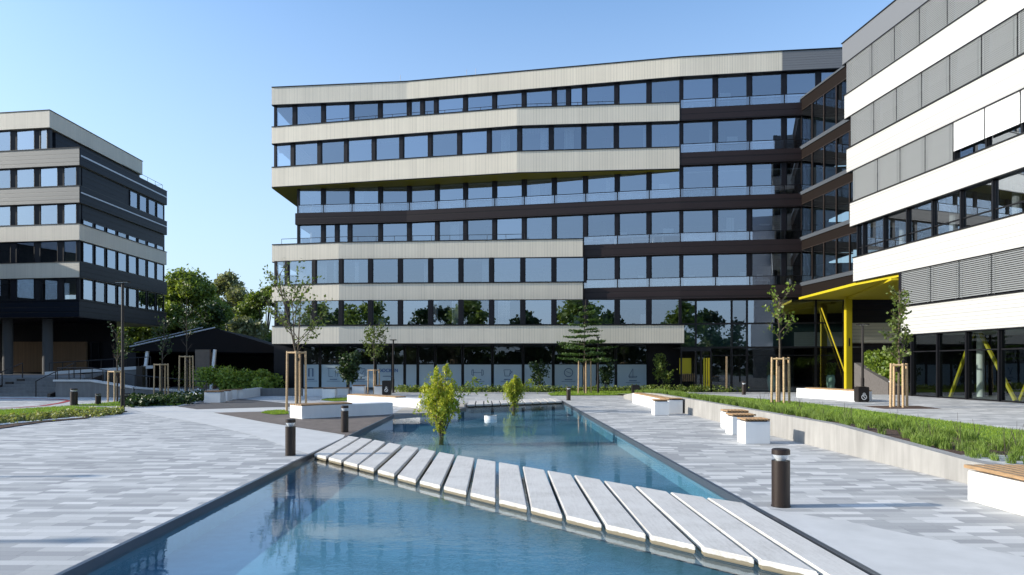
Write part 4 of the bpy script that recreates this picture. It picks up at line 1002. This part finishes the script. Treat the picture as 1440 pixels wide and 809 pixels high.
def lamp(x, y, z, h, label, arms=.26, seglen=1):
    t = thing('street_lamp', label, 'street lamp', (x, y, z), 0, 'black lamp posts')
    a = MB(); a.tube((0, 0, 0), (0, 0, .9), .075, seg=14); a.tube((0, 0, .9), (0, 0, h), .055, .05, seg=14); a.build('pole', m_blk, t, smooth=True)
    a = MB(); a.tube((0, 0, 0), (0, 0, .03), .16, seg=16); a.build('foot', m_blk, t)
    a = MB(); a.box(-arms, arms * 1.05, -.12, .12, h, h + .05); hd = a.build('lamp_head', m_blk, t, bevel=.015)
    a = MB(); a.box(-arms * .85, arms * .85, -.09, .09, h - .008, h - .002); a.build('lens', m_chrome, hd); return t
x, y = G(172.5, 579.5); lamp(x, y, 0, 5.0, 'tall black street lamp on the left beside the sage border')
x, y = G(553, 552.5); lamp(x, y, 0, 3.45, 'black lamp post behind the black waste bin left of centre', .22)
x, y = (1213 - 720) / F * 31, 31; lamp(x, y, .33, 3.3, 'black lamp post on the terrace by the yellow column', .25)
x = (841 - 720) / F * 43; lamp(x, 43, 0, 3.55, 'thin black lamp post behind the layered staked tree', .12)
lamp(-21.3, 10.35, 0, 5.2, 'street lamp beyond the left edge, its shadow crossing the left paving', .2); lamp(-21.0, 6.15, 0, 6.0, 'nearest street lamp beyond the left edge, its shadow on the near paving', .2)
def bin_(x, y, z, w, h, label, heart=True):
    t = thing('waste_bin', label, 'waste bin', (x, y, z))
    a = MB(); a.box(-w / 2, w / 2, -.2, .2, .03, h); a.build('body', m_blk, t, bevel=.015)
    a = MB(); a.box(-w / 2 + .03, w / 2 - .03, -.17, .17, 0, .03); a.build('foot', m_blk, t)
    a = MB(); a.box(-w / 2 + .06, w / 2 - .06, -.14, .14, h + .001, h + .012); a.build('lid', m_brz, t)
    if heart:
        a = MB(); yq = -.204
        def ring(cx, cz, r, wd, n=14):
            for k in range(n):
                t0, t1 = 6.2832 * k / n, 6.2832 * (k + 1) / n
                a.quad((cx + r * math.cos(t0), yq, cz + r * math.sin(t0)), (cx + r * math.cos(t1), yq, cz + r * math.sin(t1)), (cx + (r - wd) * math.cos(t1), yq, cz + (r - wd) * math.sin(t1)), (cx + (r - wd) * math.cos(t0), yq, cz + (r - wd) * math.sin(t0)))
        ring(0, h * .34, .11, .03); ring(0, h * .53, .055, .022)
        a.quad((-.06, yq, h * .34 + .05), (-.04, yq, h * .34 + .07), (.06, yq, h * .34 - .04), (.04, yq, h * .34 - .06)); a.build('emblem', m_white, t)
    return t
x, y = G(544, 555.6); bin_(x, y, 0, .52, .87, 'black waste bin with white round emblem, left of centre')
bin_((1211.5 - 720) / F * 27.0, 27.0, .35, .42, .60, 'black waste bin at the end of the terrace bench')
x, y = G(894.5, 556.5); bin_(x, y + .2, 0, .44, .62, 'black waste bin behind the long bench right of the pool', False)
# floating unit in the pool
t = thing('pool_skimmer', 'small white floating skimmer drum on the far pool water', 'pool float', (-.75, 23.9, WZ))
a = MB(); a.tube((0, 0, -.03), (0, 0, .12), .22, seg=24); a.build('body', m_white, t, smooth=True)
a = MB(); a.tube((0, 0, .12), (0, 0, .14), .23, seg=24); a.build('rim', m_chrome, t, smooth=True)
# pots beyond the hall glass
for px_, z_, lab in ((1085, 0, 'tall pale green vase behind the glass hall, left one'), (1168, 0, 'tall pale green vase with plant at the right end of the glass hall')):
    p = hit(px_, LC, 1.2); t = thing('plant_vase', lab, 'vase', (p[0], p[1], 0.01))
    a = MB(); prof = [(.16, 0), (.24, .35), (.30, .75), (.26, 1.05), (.2, 1.15)]
    for (r0, z0), (r1, z1) in zip(prof, prof[1:]): a.tube((0, 0, z0), (0, 0, z1), r0, r1, seg=18, cap=False)
    a.build('pot', mat('celadon_glaze', (.35, .5, .42), .3), t, smooth=True)
    th = rng.random(300) * 6.28; leaf_mesh(np.column_stack([.35 * np.cos(th) * rng.random(300), .35 * np.sin(th) * rng.random(300), 1.15 + rng.random(300) * .8]), .12, 'foliage', l_mid, t)

# ================================================================== TREES
def stakes(t, x, y, z, h, w=.42, lab=None, group=None, n=4):
    s = thing('tree_stakes', lab, 'tree stakes', (x, y, z), 0, None)
    offs = [(-w, -w * .4), (w * .15, -w * .9), (w, -w * .2), (.05 * w, w * .8)][:n]
    for ox, oy in offs: a = MB(); a.tube((ox, oy, 0), (ox * .94, oy * .94, h), .042, .04, seg=10); a.build('stake', m_stake, s, smooth=True)
    a = MB()
    for i in range(n):
        p, q = offs[i], offs[(i + 1) % n]; a.tube((p[0] * .94, p[1] * .94, h - .06), (q[0] * .94, q[1] * .94, h - .06), .035, seg=8)
    a.build('crossbar', m_stake, s, smooth=True)
    a = MB(); a.tube((-.05, 0, h * .86), (.05, 0, h * .86), .09, seg=8); a.build('tie', m_brz, s)
    return s
def young_tree(x, y, z, H, clear, width, lm, label, nb=16, leaf=.09, dens=26, up=.9, lean=0.0, bark=m_bark, shape='vase', group=None, multi=1, seed=1, name='young_tree', wl=2):
    r = random.Random(seed); t = thing(name, label, 'tree', (x, y, z), 0, group)
    tr = MB(); pts = []; leaves = []
    def limb(p, d, l, r0, depth):
        n_ = 4; q = Vector(p); dd = Vector(d).normalized()
        for k in range(n_):
            r1 = r0 * (1 - .22); e = q + dd * l / n_; tr.tube(q, e, r0, r1, seg=6, cap=False)
            if depth >= 1:
                for _ in range(int(dens * (.5 if depth == 1 else 1) * l / n_ * 2.2)):
                    s = q.lerp(e, r.random()); leaves.append(s + Vector((r.gauss(0, .07), r.gauss(0, .07), r.gauss(0, .06 if shape != 'cone' else .025))) * (leaf / .09))
            if depth < wl and k >= 1:
                for _ in range(2 if depth else 1):
                    a_ = r.random() * 6.283; side = dd.orthogonal().normalized(); side.rotate(__import__('mathutils').Quaternion(dd, a_))
                    if shape == 'cone': side = Vector((-dd.y, dd.x, 0)) * (1 if r.random() < .5 else -1)
                    limb(e, (dd * .75 + side * .65 + Vector((0, 0, .12 if shape != 'cone' else -.02))), l * .48 * r.uniform(.7, 1.1), r1 * .5, depth + 1)
            q = e; r0 = r1; dd = (dd + Vector((r.gauss(0, .09), r.gauss(0, .09), (.05 + r.gauss(0, .04)) if shape != 'cone' else .02))).normalized()
    for mI in range(multi):
        q = Vector((0, 0, 0)); rad = .05 if H > 3 else .03; n_ = 9; top = H * (.97 if mI == 0 else .8)
        dx, dy = (0, 0) if multi == 1 else (r.gauss(0, .06), r.gauss(0, .06))
        trunk = [q.copy()]
        for k in range(n_):
            fk = 1.0 if top * (k + .5) / n_ > clear * .9 else 0.0
            q = q + Vector((r.gauss(0, .02) * (.3 + fk) + lean * .03 + dx * 1.6 * fk, r.gauss(0, .02) * (.3 + fk) + dy * fk, top / n_)); trunk.append(q.copy())
        for k in range(n_): tr.tube(trunk[k], trunk[k + 1], rad * (1 - .085 * k), rad * (1 - .085 * (k + 1)), seg=8, cap=False)
        for k in range(nb // multi):
            f = (k + r.random()) / (nb // multi); h = clear + (top - clear) * f * .97; h = h if shape != 'cone' else clear + (top - clear) * (int(f * 10) + .45 * r.random()) / 10.6; i_ = min(int(h / top * n_), n_ - 1); p = trunk[i_].lerp(trunk[i_ + 1], h / top * n_ - i_)
            a_ = k * 2.4 + r.random(); 
            if shape == 'vase': wd = width * (.55 + .45 * math.sin(math.pi * min(1, .25 + f * .75))) * r.uniform(.55, 1.15); el = up
            elif shape == 'cone': wd = width * (1.1 - .95 * f) * (1.0 if (k // 4) % 2 else .8) * r.uniform(.8, 1.1); el = .02
            else: wd = width * r.uniform(.45, 1.0) * (1 - .35 * f); el = up
            limb(p, (math.cos(a_), math.sin(a_), el), wd, rad * .42, 1 if wl < 2 or wd < .35 else 0 if wl > 2 else 1)
    tr.build('trunk', bark, t, smooth=True)
    leaf_mesh([tuple(v) for v in leaves], leaf, 'crown', lm, t)
    return t
# A: tree by the angled bench
tx, ty = (418 - 720) / F * 26.3, 26.3
young_tree(tx, ty, 0, 5.75, 2.15, 1.5, l_young, 'slender leafy young tree in tall stakes left of the angled bench', nb=20, leaf=.085, dens=7, up=1.1, seed=5, multi=3)
stakes(None, tx, ty, 0, 2.35, .36, 'four round wooden stakes around the slender tree by the angled bench')
# B: layered tree in front of the main building
tx, ty = (822 - 720) / F * 42.5, 42.5
young_tree(tx, ty, 0, 6.1, 2.0, 1.6, l_layer, 'conical young tree with flat layered branches before the main building', nb=62, leaf=.085, dens=17, seed=11, shape='cone', bark=m_barkd)
stakes(None, tx, ty, 0, 2.2, .40, 'wooden stakes around the conical layered tree', n=4)
# C: lawn tree
tx, ty = (1096 - 720) / F * 25.2, 25.2
young_tree(tx, ty, .4, 4.0, 2.2, 1.0, l_fresh, 'sparse bright green sapling in stakes on the planter lawn', nb=12, leaf=.085, dens=7, up=1.2, seed=4)
stakes(None, tx, ty, .4, 1.70, .34, 'four wooden stakes around the sapling on the planter lawn')
# D: terrace tree
tx, ty = (1264 - 720) / F * 23.6, 23.6
young_tree(tx, ty, .35, 4.2, 1.45, .62, l_young, 'narrow columnar young tree in stakes on the right terrace', nb=24, leaf=.085, dens=15, up=1.0, seed=9, shape='col')
stakes(None, (1262 - 720) / F * 23.6, ty, .35, 1.52, .30, 'four wooden stakes around the columnar terrace tree')
a = MB(); a.prism([(tx - 1.0, 22.7), (tx + .9, 22.7), (tx + 1.1, 24.3), (tx - .9, 24.3)], .353, .362); kind(a.build('tree_pit', m_soil), 'structure')
# E: small staked tree behind
tx, ty = (526 - 720) / F * 43.5, 43.5
young_tree(tx, ty, 0, 4.3, 1.9, .95, l_young, 'thin sparse tree in stakes before the frosted panels', nb=16, leaf=.10, dens=11, up=1.3, seed=21, bark=m_barkd)
stakes(None, tx, ty, 0, 1.55, .36, 'wooden stakes around the thin sparse tree near the waste bin')
# F: round dark small tree
tx, ty = (491 - 720) / F * 40.0, 40.0
young_tree(tx, ty, 0, 2.35, .7, .7, l_dark, 'small round dark leaved tree between the white block seats', nb=22, leaf=.11, dens=30, up=.9, seed=30, bark=m_barkd)
# dark shrubs before the panels
for px_, h, sd, lab in ((757, 1.9, 2, 'upright dark shrub before the panels, left of the layered tree'), (852, 1.6, 3, 'loose dark shrub before the panels, right of the layered tree'), (932, 2.4, 6, 'tall airy dark shrub beside the boat icon panel')):
    young_tree((px_ - 720) / F * 46.8, 46.8, 0, h, .25, .75, l_dark if px_ < 900 else l_mid, lab, nb=16, leaf=.12, dens=13, up=1.1, seed=sd, bark=m_barkd, name='shrub')
# staked trees at left
for i, (px_, Y, h, th, lab, lab2) in enumerate(((228, 38.0, 1.9, 4.4, 'bare thin sapling between the left lamp and the canopy', 'short wooden stakes left of the tallest left stakes'),
                                  (263, 38.5, 2.35, 5.4, 'slim sapling in front of the black canopy', 'tallest wooden stakes standing before the black canopy'),
                                  (165, 33.9, 1.55, 3.6, 'thin sapling directly left of the left street lamp', 'dark stakes directly left of the left street lamp'))):
    X = (px_ - 720) / F * Y; young_tree(X, Y, 0, th, h + .1, .8, l_dark, lab, nb=11, leaf=.09, dens=7, up=1.3, seed=40 + i, bark=m_barkd)
    stakes(None, X, Y, 0, h, .38, lab2)
# pond willows
def willow(x, y, H, W, lab, seed, n=15):
    r = random.Random(seed); t = thing('willow_shrub', lab, 'shrub', (x, y, WZ), 0, None); tr = MB(); lv = []
    for k in range(n):
        a_ = k * 2.4 + r.random() * .7; w = W * r.uniform(.3, 1.0); h = H * r.uniform(.55, 1.0) * (1.12 - .35 * w / W); prev = Vector((r.gauss(0, .04), r.gauss(0, .04), -.3))
        if k == 0: a_, w, h = .15, W * 1.75, H * .80
        for s in range(1, 11):
            f = s / 10; rad = w * (f ** .85); zz = -.1 + (h + .1) * math.sin(min(f * 2.0, 1.6)) - max(0, f - .78) * h * .55
            q = Vector((math.cos(a_) * rad, math.sin(a_) * rad, zz)); tr.tube(prev, q, .015 * (1.1 - f), .015 * (1.0 - f) + .002, seg=5, cap=False)
            if s >= 2:
                for _ in range(r.randint(1, 3) if f < .4 else r.randint(2, 4)):      # hanging sprays
                    b = prev.lerp(q, r.random()); ln = r.uniform(.10, .42) * (.5 + f); dx, dy = r.gauss(0, .11), r.gauss(0, .11)
                    for m in range(int(4 + ln * 22)):
                        g = r.random(); lv.append((b.x + dx * g + r.gauss(0, .018), b.y + dy * g + r.gauss(0, .018), max(b.z + .08 - ln * g, .04)))
            prev = q
    tr.build('stems', m_bark, t); leaf_mesh(lv, .032, 'foliage', l_pond, t, aspect=3.2, droop=.5)
willow(-1.93, 18.6, 1.85, .66, 'larger yellow green weeping willow shrub standing in the pool', 3, 24)
willow(.08, 29.4, 1.55, .50, 'smaller yellow green willow shrub standing in the far pool', 8, 22)

def big_tree(x, y, H, W, lm, lab, seed, n=9000, leaf=.27, base=.25, name='tree', mesh=None):
    r = np.random.default_rng(seed); t = thing(name, lab, 'tree', (x, y, -.02)); tr = MB(); rr_ = random.Random(seed)
    tr.tube((0, 0, 0), (0, 0, H * .35), .32, .24, seg=10); P = []; cl = []
    for k in range(26):
        th, u = rr_.random() * 6.283, rr_.random(); zz = base + (1 - base) * u; rad = W * math.sin(math.pi * min(.97, .18 + .80 * u)) ** .7 * rr_.uniform(.35, 1.0)
        c = Vector((rad * math.cos(th), rad * math.sin(th), H * zz * .93)); cl.append((c, W * rr_.uniform(.22, .42)))
        m_ = Vector((c.x * .3, c.y * .3, H * (.25 + .3 * u))); tr.tube((0, 0, H * (.2 + .15 * rr_.random())), m_, .12, .08, seg=6, cap=False); tr.tube(m_, c, .08, .03, seg=6, cap=False)
    for c, cr in cl:
        m2 = n // len(cl); d = r.normal(size=(m2, 3)); d /= np.linalg.norm(d, axis=1)[:, None]; rad = cr * r.random(m2) ** .45; sub_ = r.normal(size=(m2, 3)) * .05 * W
        P.append(np.array(c) + d * rad[:, None] * np.array([1, 1, .75]) + sub_)
    P = np.vstack(P); P = P[P[:, 2] > .3]
    tr.build('trunk', m_barkd, t, smooth=True); leaf_mesh(P, leaf, 'crown', lm, t); return t
D_ = 86
def bt(px, topy, Y, W, lm, lab, seed, **k):
    H = EYE + (514 - topy) * Y / F; k['n'] = int(k.get('n', 9000) * 1.5); return big_tree((px - 720) / F * Y, Y, H, W, lm, lab, seed, **k)
bt(268, 383, 84, 4.9, l_mid, 'broad light green tree behind the canopy, next to the left block', 51, n=15000)
bt(326, 381, 92, 4.2, l_pale, 'taller greyish open crowned tree behind the canopy peak', 52, n=8000)
bt(374, 402, 78, 3.4, l_fresh and l_mid, 'bright tree partly hidden by the main building', 53, n=8000)
bt(338, 448, 70, 3.0, l_pale, 'low grey green bushy tree just right of the canopy peak', 54, n=7000)
bt(236, 425, 80, 3.8, l_mid, 'green tree peeking out beside the left block', 55, n=8000)
bt(300, 428, 76, 3.4, l_dark, 'dark tree in the middle behind the canopy', 56, n=8000)
bt(196, 452, 78, 3.6, l_mid, 'tree seen through under the left block', 57, n=6000)
bt(384, 470, 66, 2.2, l_dark, 'dark low tree at the corner of the main building', 58, n=4000)
# hedge and bushes
def bush(x, y, w, d, h, lm, lab, n, leaf=.14, z=0, seed=1):
    r = np.random.default_rng(seed); k = 20; P = []
    for i in range(k):
        c = np.array([x + ((i + .5) / k - .5 + (r.random() - .5) * .2) * w, y + (r.random() - .5) * d, z + h * (.18 + .42 * r.random())]); m2 = n // k
        dd = r.normal(size=(m2, 3)); dd /= np.linalg.norm(dd, axis=1)[:, None]; P.append(c + dd * (r.random(m2) ** .4)[:, None] * np.array([w / 5, d / 3.5, h * .36]) * (.6 + .6 * r.random()))
    P = np.vstack(P); P = P[P[:, 2] > z]; t = thing('bush', lab, 'bush', (x, y, z)); P = P - np.array([x, y, z])
    a = MB()
    for i in range(7): a.tube((r.normal() * .1, r.normal() * .1, -.02), (r.normal() * w / 5, r.normal() * d / 5, h * .55), .03, .01, seg=5, cap=False)
    a.build('stems', m_barkd, t); leaf_mesh(P, leaf, 'foliage', lm, t); return t
bush(-19.3, 48.6, 4.2, 2.4, 1.9, l_bush, 'bright green rounded bush under the canopy beside the white bench wall', 6000, seed=3)
bush(-16.6, 52.5, 3.4, 2.4, 1.3, l_dark, 'dark low bush left of the main building corner', 3500, seed=4)
bush(-24.8, 57.0, 5, 2, 2.3, l_mid, 'green bush seen below the canopy between its piers', 4000, seed=5)
a = MB(); a.prism([(-18, 56), (-14, 56), (-14, 58), (-18, 58)], 0, 3.3); hd = tag(a.build('hedge', m_barkd), 'dark tall hedge left of the main building', 'hedge')
# planted slope behind the dark wedge wall under the wing
wl_ = thing('sloping_wall', 'dark stone wedge wall with sloping top beside the yellow column', 'retaining wall')
a = MB(); A_, B_ = (19.35, 38.6), (18.95, 34.0)
q = [A_, B_, (B_[0] + .35, B_[1]), (A_[0] + .35, A_[1])]; hi = [1.95, .80, .80, 1.95]
v0 = [(*p_, 0.1) for p_ in q]; v1 = [(q[i][0], q[i][1], hi[i]) for i in range(4)]
a.face(v1); 
for i in range(4): j = (i + 1) % 4; a.face([v0[j], v0[i], v1[i], v1[j]])
a.build('wall', m_brick, wl_)
a = MB(); a.box(18.95, 27, 33.8, 34.0, .1, .8); a.build('front_wall', m_brick, wl_)
a = MB(); a.quad((19.2, 34.0, .75), (28, 34.0, .75), (28, 42.5, 2.3), (21.9, 42.3, 2.3)); a.quad((21.9, 42.3, 2.3), (28, 42.5, 2.3), (28, 42.9, .1), (21.9, 42.9, .1)); kind(a.build('planted_slope', m_soil), 'structure')
n_ = 9000; Y = 34.1 + rng.random(n_) * 8.0; X = np.maximum(19.4, .517 * Y) + rng.random(n_) * 6; Z = .75 + (Y - 34) * .19 + rng.random(n_) ** 1.5 * (.45 + .2 * np.sin(X * 2.1) * np.cos(Y * 1.7))
kind(leaf_mesh(np.column_stack([X, Y, Z]), .16, 'slope_plants', l_fresh), 'stuff', 'bright green leafy ground cover on the slope under the white wing', 'ground cover')

# ================================================================== surroundings outside the frame (they cast the shade and the reflections)
sb = thing('office_building', 'low dark neighbour block beyond the left edge of the view', 'office building')
a = MB(); a.box(-60, -48, 33.5, 54.0, 0, 13.0); a.build('wall', m_pier, sb); a = MB(); a.box(-60.2, -47.8, 33.3, 54.2, 13.0, 14.2); a.build('roof', m_alu, sb)
for k in range(7): window(sb, Vector((-47.9, 34.4 + k * 2.7)), Vector((-47.9, 36.4 + k * 2.7)), 8, 10, (1, 0), m_pane)
bk = []
for i in range(17):
    X = -120 + i * 11.5 + random.uniform(-4, 4); Y = -48 - random.uniform(0, 22); H = random.uniform(13, 20)
    if i < 4: t = big_tree(X, Y, H, 6.5, l_mid if i % 2 else l_dark, 'roadside tree standing behind the viewer, mirrored in the windows', 80 + i, n=4200, leaf=.6); t['group'] = 'trees behind the viewer'; bk.append(t)
    else:
        c = copy_thing(bk[i % 4]); c.location = (X, Y, 0); c.rotation_euler = (0, 0, i * 1.3); c.scale = (1, 1, .8 + .05 * (i % 4)); c['label'] = 'roadside tree standing behind the viewer, mirrored in the windows'

n_ = 9000; X = -150 + rng.random(n_) * 260; Y = -78 + rng.normal(size=n_) * 2; Z = rng.random(n_) * (6.5 + 2 * np.sin(X * .13) + 1.2 * np.sin(X * .41))  # unseen leaf belt, added to darken what the lobby glass mirrors
kind(leaf_mesh(np.column_stack([X, Y, Z]), 1.1, 'added_woodland', l_dark), 'stuff', 'low leaf belt added unseen behind the viewer, darkening the glazing reflections', 'added_woodland')
